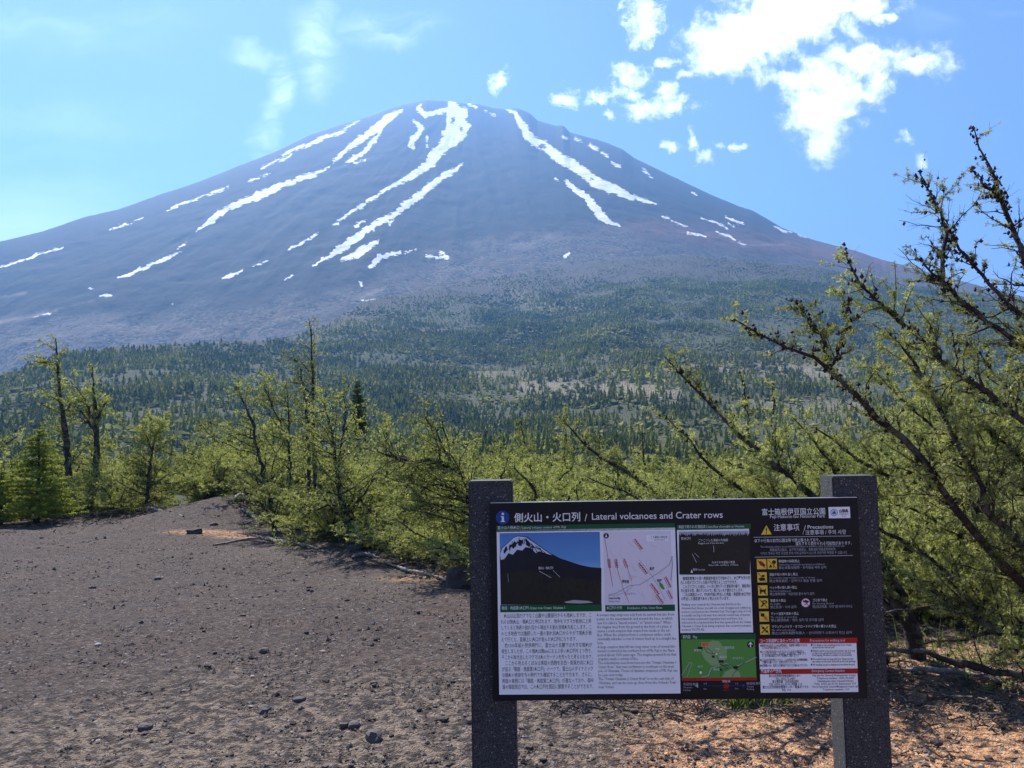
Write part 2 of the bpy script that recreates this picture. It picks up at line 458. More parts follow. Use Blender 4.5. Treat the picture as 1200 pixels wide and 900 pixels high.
ha = np.linspace(-1.05, 1.05, 320)
hr = np.concatenate([np.exp(np.linspace(np.log(50), np.log(1500), 230)), np.linspace(1530, 1900, 8)])
HA, HR = np.meshgrid(ha, hr)
HZ = hill_z(HA, HR)
V = np.stack([HR * np.sin(HA), HR * np.cos(HA), HZ], -1).reshape(-1, 3)
HPX, HPY = proj(V)


def grove(px, py):
    """where leafless larch stands: pale groves"""
    g = 0
    for x0, y0, x1, y1, w_, a_ in [(610, 452, 790, 458, 13, 1), (560, 437, 640, 441, 7, .6), (850, 432, 980, 436, 13, 1), (700, 440, 860, 425, 6, .7), (960, 470, 1010, 476, 9, .7),
                                 (620, 356, 700, 362, 7, .5), (180, 448, 235, 462, 6, .45), (440, 385, 520, 390, 4, .4), (880, 470, 1000, 480, 8, .5), (600, 344, 640, 352, 6, .5)]:
        dx, dy = x1 - x0, y1 - y0
        t = np.clip(((px - x0) * dx + (py - y0) * dy) / (dx * dx + dy * dy), 0, 1)
        g = np.maximum(g, a_ * np.exp(-(np.hypot(px - x0 - t * dx, py - y0 - t * dy) / w_) ** 2))
    return g


UPL = [395, 364, 348, 338, 322, 318, 340]
m, T = new_mat('forest_floor')
pos = T.new('ShaderNodeNewGeometry').outputs['Position']
A = lambda n: T.new('ShaderNodeAttribute', attribute_name=n).outputs['Fac']
n1 = T.noise(pos, 0.02, 5.0, 0.6); n2 = T.noise(pos, 0.12, 5.0, 0.7); n3 = T.noise(pos, 0.7, 3.0, 0.7)
c = T.mix(T.step(n2, 0.4, 0.62), (0.045, 0.056, 0.026), (0.115, 0.108, 0.070))
c = T.mix(T.step(n1, 0.48, 0.68), c, (0.12, 0.10, 0.08))
c = T.mix(T.step(n3, 0.35, 0.6), c, (0.075, 0.085, 0.038))
c = T.mix(T.m('MULTIPLY', A('upper'), T.step(n2, 0.3, 0.6, 0.55, 1.0), clamp=True), c, T.mix(n3, (0.035, 0.032, 0.026), (0.150, 0.125, 0.108)))
c = T.mix(T.m('MULTIPLY', A('grove'), T.step(n3, 0.3, 0.6, 0.4, 1.0)), c, (0.28, 0.245, 0.165))
bp = T.new('ShaderNodeBump', {'Height': T.m('ADD', n2, n3), 'Strength': 1.0, 'Distance': 2.5})
p = T.new('ShaderNodeBsdfPrincipled', {'Base Color': c, 'Roughness': 0.95, 'Specular IOR Level': 0.1, 'Normal': bp.outputs[0]})
T.new('ShaderNodeOutputMaterial', {0: p.outputs[0]})
me = mesh_np('hill', V, grid_faces(len(hr), len(ha)), 4, m, smooth=True, attrs={'grove': grove(HPX, HPY), 'upper': 1 - sstep(HPY + 14 * fbm(HPX / 30, HPY / 10, 3, 77), np.interp(HPX, [300, 450, 560, 640, 760, 900, 1200], UPL) - 6, np.interp(HPX, [300, 450, 560, 640, 760, 900, 1200], UPL) + 22)})
tag(obj('hill', me), 'forested lower slope in front of the volcano', kind='structure')

# far lowland round the place, down to the horizon
th = np.linspace(0, 2 * math.pi, 73)[:-1]
rr = np.array([30.0, 120, 500, 2000, 9000, 30000])
zz = np.array([-14, -30, -50, -62, -64, -64.0])
V = np.concatenate([np.stack([r * np.sin(th), r * np.cos(th), np.full(72, z)], -1) for r, z in zip(rr, zz)])
F = []
for i in range(5):
    for j in range(72):
        F.append((i * 72 + j, i * 72 + (j + 1) % 72, (i + 1) * 72 + (j + 1) % 72, (i + 1) * 72 + j))
low = simple_mat('lowland_woods', (0.045, 0.052, 0.03), 0.95, 0.1, noise=(0.02, 0.5))
tag(obj('lowland', mesh_np('lowland', V, np.array(F), 4, low)), 'wooded lowland round the foot of the volcano', kind='structure')
# ---------------------------------------------------------------- the scoria ground
def ground_z(x, y):
    r = np.hypot(x, y)
    z = 0.10 * fbm(x / 4.0, y / 4.0, 3, 201) + 0.03 * fbm(x / 0.9, y / 0.9, 3, 202)
    z = z * sstep(r, 1.0, 7.0)
    # low scoria bank left of the middle, and roots bank along the larches
    z = z + 0.55 * np.exp(-(((x + 6.5) / 1.7) ** 2 + ((y - 18.5) / 2.4) ** 2))
    z = z + 0.18 * np.exp(-(((x + 2.9) / 1.2) ** 2 + ((y - 12.6) / 1.0) ** 2))
    z = z - 9.5 * sstep(r, 30, 75) - 0.8 * sstep(r, 22, 34)
    return z


TT = np.concatenate([np.linspace(1.5, 12, 500), np.linspace(12, 60, 1200)])


def gat(px, py):
    """point of the ground seen at a photo pixel"""
    P = EYE + ray(px, py) * TT[:, None]
    k = np.nonzero(P[:, 2] <= ground_z(P[:, 0], P[:, 1]))[0]
    return P[k[0] if len(k) else -1]


ga = np.concatenate([np.linspace(-math.pi, -0.66, 60, endpoint=False), np.linspace(-0.66, 0.66, 430), np.linspace(0.66, math.pi, 61)[1:]])
gr = np.concatenate([[0.02, 0.6, 1.2], np.exp(np.linspace(np.log(1.8), np.log(20), 270)), np.exp(np.linspace(np.log(20.6), np.log(78), 60))])
GA, GR = np.meshgrid(ga, gr)
GX, GY = GR * np.sin(GA), GR * np.cos(GA)
GZ = ground_z(GX, GY)
fine = np.clip(1 - GR / 26, 0, 1) * sstep(GR, 1.0, 2.0)
lump = np.maximum(fbm(GX / 0.085, GY / 0.085, 3, 210), -0.1)
GZ = GZ + fine * (0.034 * lump + 0.024 * fbm(GX / 0.33, GY / 0.33, 2, 214))
V = np.stack([GX, GY, GZ], -1).reshape(-1, 3)
x, y = V[:, 0], V[:, 1]


def spot(pts, soft):
    """soft mask of ground discs given by photo pixel and radius in metres"""
    a = np.zeros(len(x))
    for px, py, rx, ry in pts:
        P = gat(px, py)
        a = np.maximum(a, 1 - sstep(np.hypot((x - P[0]) / rx, (y - P[1]) / ry), 1 - soft, 1 + soft))
    return a


orange = spot([(245, 624, .8, .2), (290, 630, .7, .16), (500, 676, .5, .25), (540, 692, .4, .3)], .6) * .8
# sandy orange soil under the larches on the right
orange = np.maximum(orange, sstep(x - 0.62 + 0.35 * fbm(x / .6, y / .6, 3, 220), -0.35, 0.5) * (1 - sstep(y - 5.9 - .1 * x, -.3, .5)) * 0.95)
tan = sstep(6.6 + 0.9 * fbm(x / 1.2, y / 1.2, 3, 230) - np.hypot(x, y), -0.4, 2.2)
litter = np.clip(sstep(x - 1.2, -.6, .6) * np.exp(-((y - 5.6) / .8) ** 2) + spot([(110, 612, 2.4, .9), (400, 640, 1.8, .9), (520, 680, 1.3, 1)], .5) * .6, 0, 1)

m, T = new_mat('scoria_gravel')
pos = T.new('ShaderNodeNewGeometry').outputs['Position']
A = lambda n: T.new('ShaderNodeAttribute', attribute_name=n).outputs['Fac']
nb = T.noise(pos, 0.9, 4.0, 0.6); nm = T.noise(pos, 14.0, 5.0, 0.7); nf = T.noise(pos, 75.0, 4.0, 0.75)
nm = T.step(nm, 0.28, 0.74)
vor = T.new('ShaderNodeTexVoronoi', {'Vector': pos, 'Scale': 46.0, 'Randomness': 1.0}, feature='F1')
vor2 = T.new('ShaderNodeTexVoronoi', {'Vector': pos, 'Scale': 110.0, 'Randomness': 1.0}, feature='F1')
gcol = T.mix(nm, (0.020, 0.0145, 0.013), (0.105, 0.076, 0.064))
gcol = T.mix(T.step(nb, 0.42, 0.62), gcol, T.mix(nm, (0.028, 0.018, 0.015), (0.118, 0.082, 0.066)))
tcol = T.mix(nm, (0.085, 0.064, 0.050), (0.255, 0.195, 0.145))
ocol = T.mix(nm, (0.27, 0.125, 0.055), (0.72, 0.41, 0.22))
c = T.mix(T.m('MULTIPLY', A('tan'), T.step(T.m('ADD', nm, T.m('MULTIPLY', nb, 0.6)), 0.62, 0.95), clamp=True), gcol, tcol)
c = T.mix(T.m('MULTIPLY', A('orange'), T.step(T.m('ADD', nm, T.m('MULTIPLY', nf, 0.8)), 0.35, 0.85), clamp=True), c, ocol)
c = T.mix(T.m('MULTIPLY', A('litter'), T.step(nf, 0.42, 0.60), clamp=True), c, T.mix(nm, (0.07, 0.055, 0.045), (0.22, 0.18, 0.15)))
peb = T.new('ShaderNodeSeparateColor', {0: vor.outputs['Color']}).outputs[0]
c = T.mix(T.m('MULTIPLY', T.step(peb, 0.55, 0.95), 0.7), c, T.mix(0.5, c, (0.030, 0.026, 0.028)))
c = T.mix(T.m('MULTIPLY', T.m('LESS_THAN', peb, 0.10), 0.5), c, (0.20, 0.17, 0.16))
h = T.m('ADD', T.m('MULTIPLY', vor.outputs['Distance'], -1.0), T.m('ADD', T.m('MULTIPLY', vor2.outputs['Distance'], -0.6), T.m('MULTIPLY', nf, 0.8)))
bp = T.new('ShaderNodeBump', {'Height': h, 'Strength': 1.0, 'Distance': 0.022})
p = T.new('ShaderNodeBsdfPrincipled', {'Base Color': c, 'Roughness': 0.92, 'Specular IOR Level': 0.25, 'Normal': bp.outputs[0]})
T.new('ShaderNodeOutputMaterial', {0: p.outputs[0]})
me = mesh_np('ground', V, grid_faces(len(gr), len(ga)), 4, m, smooth=True, attrs={'orange': orange, 'tan': tan, 'litter': litter})
tag(obj('ground', me), 'dark volcanic scoria clearing with sandy orange patches', kind='structure')


# ---------------------------------------------------------------- stones
def stone_mat(name, a, b, scale=30):
    m, T = new_mat(name)
    pos = T.new('ShaderNodeNewGeometry').outputs['Position']
    rnd = T.new('ShaderNodeNewGeometry').outputs['Random Per Island']
    n = T.noise(pos, scale, 5.0, 0.7)
    c = T.mix(T.m('ADD', T.m('MULTIPLY', n, 0.5), T.m('MULTIPLY', rnd, 0.6)), a, b)
    bp = T.new('ShaderNodeBump', {'Height': T.noise(pos, scale * 3, 5.0, 0.7), 'Strength': 0.9, 'Distance': 0.006})
    p = T.new('ShaderNodeBsdfPrincipled', {'Base Color': c, 'Roughness': 0.9, 'Specular IOR Level': 0.25, 'Normal': bp.outputs[0]})
    T.new('ShaderNodeOutputMaterial', {0: p.outputs[0]})
    return m


M_STONE = stone_mat('dark_scoria', (0.026, 0.020, 0.019), (0.13, 0.10, 0.088))
M_PALE = stone_mat('pale_pebble', (0.12, 0.10, 0.09), (0.36, 0.31, 0.28))
M_ROCK = stone_mat('basalt_rock', (0.030, 0.027, 0.028), (0.10, 0.088, 0.085), 12)

ICO_V = np.array([(0, 0, 1), (.89, 0, .45), (.28, .85, .45), (-.72, .53, .45), (-.72, -.53, .45), (.28, -.85, .45),
                  (.72, .53, -.45), (-.28, .85, -.45), (-.89, 0, -.45), (-.28, -.85, -.45), (.72, -.53, -.45), (0, 0, -1)], float)
ICO_F = np.array([(0, 1, 2), (0, 2, 3), (0, 3, 4), (0, 4, 5), (0, 5, 1), (1, 6, 2), (2, 7, 3), (3, 8, 4), (4, 9, 5), (5, 10, 1),
                  (6, 7, 2), (7, 8, 3), (8, 9, 4), (9, 10, 5), (10, 6, 1), (11, 7, 6), (11, 8, 7), (11, 9, 8), (11, 10, 9), (11, 6, 10)])
OCT_V = np.array([(1, 0, 0), (0, 1, 0), (-1, 0, 0), (0, -1, 0), (0, 0, 1), (0, 0, -.6)], float)
OCT_F = np.array([(0, 1, 4), (1, 2, 4), (2, 3, 4), (3, 0, 4), (1, 0, 5), (2, 1, 5), (3, 2, 5), (0, 3, 5)])


def scatter(base_v, base_f, P, S, rng, flat=0.65):
    n = len(P); a = rng.random(n) * 6.283; k = len(base_v)
    jit = base_v[None] * (1 + rng.uniform(-.32, .32, (n, k, 3)))
    sx = S * rng.uniform(.8, 1.5, n); sy = S * rng.uniform(.7, 1.1, n); szz = S * rng.uniform(flat * .7, flat * 1.3, n)
    q = jit * np.stack([sx, sy, szz], -1)[:, None]
    X = q[..., 0] * np.cos(a)[:, None] - q[..., 1] * np.sin(a)[:, None]
    Y = q[..., 0] * np.sin(a)[:, None] + q[..., 1] * np.cos(a)[:, None]
    V = np.stack([X, Y, q[..., 2]], -1) + P[:, None]
    F = base_f[None] + (np.arange(n) * k)[:, None, None]
    return V.reshape(-1, 3), F.reshape(-1, 3)


rng = np.random.default_rng(5)


def gpoints(n, r0, r1, power, rng, a0=-0.64, a1=0.64):
    r = np.exp(np.log(r0) + (np.log(r1) - np.log(r0)) * rng.random(n) ** power)
    a = rng.uniform(a0, a1, n)
    x = r * np.sin(a); y = r * np.cos(a)
    return x, y, r


# coarse lapilli: clumped
x, y, r = gpoints(42000, 3.2, 24, 1.15, rng)
keep = fbm(x / 0.35, y / 0.35, 3, 240) + 0.4 * fbm(x / 1.7, y / 1.7, 2, 241) > -0.12
x, y, r = x[keep], y[keep], r[keep]
s = (0.0030 + 0.0034 * rng.random(len(x)) ** 1.5 + 0.010 * rng.random(len(x)) ** 22) * (1 + r / 14)
V1, F1 = scatter(OCT_V, OCT_F, np.stack([x, y, ground_z(x, y) + s * .3], -1), s * 1.2, rng)
x, y, r = gpoints(1500, 3.3, 22, 1.05, rng)
s = (0.007 + 0.016 * rng.random(len(x)) ** 4.0) * (1 + r / 30)
V2, F2 = scatter(ICO_V, ICO_F, np.stack([x, y, ground_z(x, y) + s * .35], -1), s, rng)
V = np.concatenate([V1, V2]); F = np.concatenate([F1, F2 + len(V1)])
tag(obj('gravel', mesh_np('gravel', V, F, 3, M_STONE)), 'loose dark scoria pebbles over the clearing', kind='stuff')
x, y, r = gpoints(5200, 3.2, 15, 0.95, rng)
s = (0.0045 + 0.006 * rng.random(len(x)) ** 2) * (1 + r / 12)
V, F = scatter(OCT_V, OCT_F, np.stack([x, y, ground_z(x, y) + s * .4], -1), s, rng)
tag(obj('pale_gravel', mesh_np('pale_gravel', V, F, 3, M_PALE)), 'pale flecks of pumice among the dark scoria', kind='stuff')


def rock_mesh(name, s, seed, mat, sub=3):
    import bmesh
    bm = bmesh.new(); bmesh.ops.create_icosphere(bm, subdivisions=sub, radius=1.0)
    me = bpy.data.meshes.new(name); bm.to_mesh(me); bm.free()
    n = len(me.vertices); co = np.empty(n * 3); me.vertices.foreach_get('co', co); co = co.reshape(-1, 3)
    d = 1 + .45 * fbm(co[:, 0] * 1.3 + seed, co[:, 1] * 1.3 + co[:, 2], 3, seed) + .3 * fbm(co[:, 2] * 1.7, co[:, 0] * 1.9 + seed * 3, 3, seed + 5)
    co = co * d[:, None]
    co = np.sign(co) * np.minimum(np.abs(co), .92)
    co = co * np.array(s); me.vertices.foreach_set('co', co.ravel().astype(np.float32))
    me.materials.append(mat); me.update()
    return me


ROCKS = [(228, 625, .15, .09, .075, 'dark rock lying on the orange soil patch at the left'),
         (250, 616, .10, .07, .05, 'small dark rock behind the larger one on the orange soil'),
         (70, 617, .10, .08, .035, 'flat dark stone near the driftwood log at the left edge'),
         (108, 690, .045, .04, .03, 'dark stone on the open scoria at the far left'),
         (185, 679, .05, .05, .03, 'dark stone beside a pale patch of gravel left of centre'),
         (310, 765, .045, .035, .03, 'dark pebble in the middle of the left foreground'),
         (310, 835, .05, .045, .035, 'knobbly dark stone near the bottom, left of the sign'),
         (170, 855, .045, .04, .028, 'dark stone near the bottom left corner'),
         (115, 757, .03, .028, .02, 'pale grey pebble on the gravel at the left'),
         (438, 867, .06, .045, .04, 'dark lump of lava just left of the left post'),
         (350, 822, .05, .03, .026, 'ragged dark stone in the near gravel left of the post'),
         (415, 852, .04, .035, .026, 'rounded dark stone close to the lump of lava'),
         (72, 640, .04, .03, .02, 'small stone in front of the driftwood log')]
for i, (px, py, a, b, c_, lab) in enumerate(ROCKS):
    P = gat(px, py)
    o = obj('rock', rock_mesh('rock', (a, b, c_), 30 + i, M_PALE if 'pale' in lab and i == 8 else M_ROCK, 3 if i < 3 else 2))
    o.location = (P[0], P[1], P[2] + c_ * .35); o.rotation_euler = (0, 0, i * 1.3)
    tag(o, lab, 'rock', 'loose rocks on the scoria')
# ---------------------------------------------------------------- conifer forest on the lower slope
def leaf_mat(name, a, b, trans=0.35, tint=(1, 1, 1), scale=0.6, gloss=0.02):
    m, T = new_mat(name)
    g = T.new('ShaderNodeNewGeometry')
    rnd = g.outputs['Random Per Island']
    oi = T.new('ShaderNodeObjectInfo').outputs['Random']
    n = T.noise(g.outputs['Position'], scale, 3.0, 0.6)
    f = T.m('ADD', T.m('MULTIPLY', rnd, 0.45), T.m('ADD', T.m('MULTIPLY', T.step(n, .3, .7), 0.5), T.m('MULTIPLY', T.m('SUBTRACT', oi, 0.5), 0.25)), clamp=True)
    c = T.mix(f, a, b)
    d = T.new('ShaderNodeBsdfDiffuse', {'Color': c})
    t = T.new('ShaderNodeBsdfTranslucent', {'Color': T.mix(1.0, c, tint, 'MULTIPLY')})
    mx = T.new('ShaderNodeMixShader', {0: trans, 1: d, 2: t})
    gl = T.new('ShaderNodeBsdfGlossy', {'Color': (1, 1, 1), 'Roughness': 0.5})
    mx2 = T.new('ShaderNodeMixShader', {0: gloss, 1: mx, 2: gl})
    T.new('ShaderNodeOutputMaterial', {0: mx2.outputs[0]})
    return m


M_FIR = leaf_mat('fir_needles', (0.038, 0.050, 0.010), (0.40, 0.41, 0.07), 0.45, scale=0.02, gloss=0)
M_FIR_NEAR = leaf_mat('young_fir_needles', (0.08, 0.12, 0.018), (0.52, 0.58, 0.07), 0.5)
M_SCRUB = leaf_mat('pale_scrub_leaves', (0.075, 0.085, 0.030), (0.40, 0.38, 0.11), .3, scale=.02, gloss=0)
M_TWIG = simple_mat('pale_bare_twigs', (0.40, 0.35, 0.25), 0.9, 0.1)


def fir_mesh_np(rng, tiers=6, k=7, slim=0.24):
    """unit-height fir: tapering tiers of drooping boughs as separate triangles"""
    V = []; F = []
    for i in range(tiers):
        t = i / tiers
        z0 = 0.10 + 0.88 * t; rad = slim * (1 - t) ** 0.85 * rng.uniform(.8, 1.15); a0 = rng.random() * 6.3
        for j in range(k):
            a = a0 + 6.283 * (j + rng.uniform(-.25, .25)) / k; rr = rad * rng.uniform(.7, 1.2)
            w = 3.3 * rr / k + .01
            ca, sa = math.cos(a), math.sin(a); dz = rng.uniform(-.07, .0)
            b = len(V)
            V += [(0, 0, z0 + 1.35 * .88 / tiers), (ca * rr - sa * w, sa * rr + ca * w, z0 + dz), (ca * rr + sa * w, sa * rr - ca * w, z0 + dz + rng.uniform(-.02, .02))]
            F.append((b, b + 1, b + 2))
    b = len(V); V += [(.012, 0, 0), (-.006, .01, 0), (-.006, -.01, 0), (0, 0, 1)]
    F += [(b, b + 1, b + 3), (b + 1, b + 2, b + 3), (b + 2, b, b + 3)]
    return np.array(V), np.array(F)


rng = np.random.default_rng(21)
# candidate tree sites: even on the ground
N = 150000
r = np.sqrt(rng.uniform(85 ** 2, 1480 ** 2, N)); a = rng.uniform(-0.66, 0.66, N)
zh = hill_z(a, r)
P = np.stack([r * np.sin(a), r * np.cos(a), zh], -1)
px, py = proj(P)
S = np.interp(a, pr_az, _pxr[:, 1])
clump = fbm(P[:, 0] / 60, P[:, 1] / 60, 3, 301) + .5 * fbm(P[:, 0] / 17, P[:, 1] / 17, 2, 302)
gv = grove(px, py)
dens = np.clip(.85 + 1.1 * clump, .2, 1) * (1 - .78 * gv)
# thin out towards the tree line on the right hand and upper side
up = sstep(py, np.interp(px, [300, 450, 560, 640, 760, 900, 1200], UPL) - 14, np.interp(px, [300, 450, 560, 640, 760, 900, 1200], UPL) + 30)
dens = dens * (0.45 + 0.55 * up) * (r < S * .995) * np.where(r < 250, .75, .8)
keep = rng.random(N) < dens
P, r, gvk, upk, rk = P[keep], r[keep], gv[keep], up[keep], r[keep]
H = rng.uniform(3.5, 7.5, len(P)) * (0.55 + 0.45 * upk) * np.clip(0.75 + clump[keep] * .5, .5, 1.2)
H[r < 200] *= .6
# mountain-side scrub trees, beyond the crest
near = np.argsort(r)[:300]
isn = np.zeros(len(P), bool); isn[near] = True


def tri_scatter(protos, P, H, rng, wid=1.0):
    VV = []; FF = []; off = 0
    pick = rng.integers(0, len(protos), len(P))
    for i, (bv, bf) in enumerate(protos):
        k = np.where(pick == i)[0]
        if not len(k): continue
        an = rng.random(len(k)) * 6.283; w = rng.uniform(.85, 1.4, len(k)) * H[k] * wid
        X = (bv[None, :, 0] * np.cos(an)[:, None] - bv[None, :, 1] * np.sin(an)[:, None]) * w[:, None] + bv[None, :, 2] * (rng.normal(0, .05, len(k)) * H[k])[:, None]
        Y = (bv[None, :, 0] * np.sin(an)[:, None] + bv[None, :, 1] * np.cos(an)[:, None]) * w[:, None]
        Z = bv[None, :, 2] * H[k][:, None]
        V = np.stack([X, Y, Z], -1) + P[k][:, None]
        VV.append(V.reshape(-1, 3)); FF.append((bf[None] + (off + np.arange(len(k)) * len(bv))[:, None, None]).reshape(-1, 3))
        off += len(k) * len(bv)
    return np.concatenate(VV), np.concatenate(FF)


far_protos = [fir_mesh_np(np.random.default_rng(400 + i), 3, 4, .27) for i in range(6)]
mid_protos = [fir_mesh_np(np.random.default_rng(420 + i), 5, 6, .23) for i in range(6)]
nr_protos = [fir_mesh_np(np.random.default_rng(440 + i), 9, 9, .20) for i in range(6)]
bush_ = (~isn) & (rng.random(len(P)) < np.clip(.30 + 1.3 * fbm(P[:, 0] / 45, P[:, 1] / 45, 3, 311) + .35 * (1 - upk), .08, .9))
bv = OCT_V * np.array([.5, .5, .42]) + np.array([0, 0, .3])
Vc, Fc = tri_scatter([(bv * (1 + .25 * np.random.default_rng(460 + i).uniform(-1, 1, (6, 3))), OCT_F) for i in range(6)], P[bush_], H[bush_] * rng.uniform(.5, .9, bush_.sum()), rng, 1.0)
sel = (~isn) & (~bush_) & (r >= 430)
Va, Fa = tri_scatter(far_protos, P[sel], H[sel], rng)
sel2 = (~isn) & (~bush_) & (r < 430)
Vb, Fb = tri_scatter(mid_protos, P[sel2], H[sel2], rng)
V = np.concatenate([Va, Vb, Vc]); F = np.concatenate([Fa, Fb + len(Va), Fc + len(Va) + len(Vb)])
MI = np.zeros(len(F), np.int32); MI[len(Fa) + len(Fb):] = 1
tag(obj('conifer_forest', mesh_np('conifer_forest', V, F, 3, [M_FIR, M_SCRUB], MI)), 'dense dark conifer forest covering the lower slope', kind='stuff')
NTRI = len(F)
nr_mesh = [mesh_np('hill_fir', v, f, 3, M_FIR) for v, f in nr_protos]
for i in near:
    o = obj('conifer', nr_mesh[int(i) % 6], None, P[i] - np.array([0, 0, .1]))
    w = H[i] * (0.9 + .4 * ((i * 37) % 10) / 10)
    o.scale = (w, w, H[i]); o.rotation_euler = (0, 0, float(i) % 6.28)
    tag(o, 'dark green conifer at the near foot of the forested slope', 'conifer', 'conifers at the near foot of the forested slope')

# leafless larch groves: thin pale stems with a haze of twigs
N = 60000
r = np.sqrt(rng.uniform(150 ** 2, 1480 ** 2, N)); a = rng.uniform(-0.66, 0.66, N)
P = np.stack([r * np.sin(a), r * np.cos(a), hill_z(a, r)], -1)
px, py = proj(P)
S = np.interp(a, pr_az, _pxr[:, 1])
keep = rng.random(N) < np.clip(grove(px, py) * .95 + .015, 0, 1) * (r < S * .99)
P = P[keep]; H = rng.uniform(5, 9, len(P))


def bare_np(rng):
    V = []; F = []
    def tri(a, b, c):
        k = len(V); V.extend([a, b, c]); F.append((k, k + 1, k + 2))
    tri((-.012, 0, 0), (.012, 0, 0), (0, 0, 1)); tri((0, -.012, 0), (0, .012, 0), (0, 0, 1))
    for j in range(9):
        z = rng.uniform(.3, .9); a = rng.random() * 6.28; L = .16 * (1.15 - z) + .03
        tri((0, 0, z), (0, 0, z + .02), (math.cos(a) * L, math.sin(a) * L, z + rng.uniform(.03, .12)))
    return np.array(V), np.array(F)


V, F = tri_scatter([bare_np(np.random.default_rng(500 + i)) for i in range(5)], P, H, rng)
NTRI += len(F)
tag(obj('bare_larch_wood', mesh_np('bare_larch_wood', V, F, 3, M_TWIG)), 'pale leafless larch groves among the dark conifers', kind='stuff')
print('forest tris', NTRI)
# ---------------------------------------------------------------- larch builder
def norm(v):
    return v / np.maximum(np.linalg.norm(v, axis=-1, keepdims=True), 1e-9)


def tubes(P, R, k=4):
    """P (N,n,3), R (N,n) -> vertices, quads"""
    P = np.asarray(P, float); R = np.asarray(R, float)
    N, n = P.shape[:2]
    Tn = norm(np.gradient(P, axis=1))
    ref = np.where(np.abs(Tn[:, :1, 2:3]) > .8, np.array([1.0, 0, 0]), np.array([0, 0, 1.0]))
    ref = np.broadcast_to(ref, Tn.shape)
    A = norm(np.cross(Tn, ref)); B = np.cross(Tn, A)
    th = np.arange(k) * 2 * math.pi / k
    V = P[:, :, None] + R[..., None, None] * (A[:, :, None] * np.cos(th)[:, None] + B[:, :, None] * np.sin(th)[:, None])
    V = V.reshape(-1, 3)
    i = np.arange(N)[:, None, None] * n * k + np.arange(n - 1)[None, :, None] * k
    j = np.arange(k)[None, None, :]; j2 = (j + 1) % k
    F = np.stack([i + j, i + j2, i + k + j2, i + k + j], -1).reshape(-1, 4)
    return V, F


def merge(parts):
    VV, FF, off = [], [], 0
    for v, f in parts:
        if not len(v): continue
        VV.append(v); FF.append(f + off); off += len(v)
    return np.concatenate(VV), np.concatenate(FF)


def resample(pts, n, rng=None, jit=0.0):
    pts = np.asarray(pts, float)
    s = np.concatenate([[0], np.cumsum(np.linalg.norm(np.diff(pts[:, :3], axis=0), axis=1))])
    t = np.linspace(0, s[-1], n)
    idx = np.clip(np.searchsorted(s, t, side='right') - 1, 0, len(pts) - 2)
    out = np.zeros((n, pts.shape[1]))
    p = np.vstack([2 * pts[0] - pts[1], pts, 2 * pts[-1] - pts[-2]])
    for q, (i, tt) in enumerate(zip(idx, t)):
        u = (tt - s[i]) / max(s[i + 1] - s[i], 1e-9)
        a, b, c, d = p[i], p[i + 1], p[i + 2], p[i + 3]
        out[q] = .5 * ((2 * b) + (c - a) * u + (2 * a - 5 * b + 4 * c - d) * u * u + (3 * b - a - 3 * c + d) * u ** 3)
    if rng is not None and jit:
        w = rng.normal(0, jit, (n, 3)); w[0] = w[-1] = 0
        out[:, :3] += w
    return out


def children(P, R, spacing, lfun, rng, ang=(45, 80), n=5, up=0.15, bend=0.2, flat=0.6, t0=0.08, wind=None, rmul=0.5, rtip=0.25):
    """side shoots of the polylines P; lfun(t, N) gives their lengths"""
    L = np.linalg.norm(np.diff(P, axis=1), axis=2)
    tot = L.sum(1)
    cnt = np.maximum(1, (tot * (1 - t0) / spacing).astype(int))
    ip = np.repeat(np.arange(len(P)), cnt)
    m = len(ip)
    t = t0 + (1 - t0) * rng.random(m)
    f = t * (P.shape[1] - 1); i0 = np.minimum(f.astype(int), P.shape[1] - 2); u = (f - i0)[:, None]
    pos = P[ip, i0] * (1 - u) + P[ip, i0 + 1] * u
    rad = R[ip, i0] * (1 - u[:, 0]) + R[ip, i0 + 1] * u[:, 0]
    tan = norm(P[ip, i0 + 1] - P[ip, i0])
    rnd = rng.normal(size=(m, 3)); rnd[:, 2] *= (1 - flat)
    side = norm(rnd - (rnd * tan).sum(1, keepdims=True) * tan)
    a = np.radians(rng.uniform(ang[0], ang[1], m))[:, None]
    d = tan * np.cos(a) + side * np.sin(a)
    d[:, 2] += up
    if wind is not None: d = d + np.asarray(wind)[None]
    d = norm(d)
    ln = lfun(t, m, rng) * np.minimum(1, tot[ip] / .3 + .2)
    s = np.linspace(0, 1, n)[None, :, None]
    bv = rng.normal(0, bend, (m, 1, 3)); bv[..., 2] += bend * .35
    C = pos[:, None] + d[:, None] * s * ln[:, None, None] + bv * (s ** 2) * ln[:, None, None]
    C[:, 1:] += rng.normal(0, .025, (m, n - 1, 3)) * ln[:, None, None]
    r0 = np.minimum(rad * rmul, ln * .022 + .0008)
    RR = r0[:, None] * np.linspace(1, rtip, n)[None]
    return C, RR


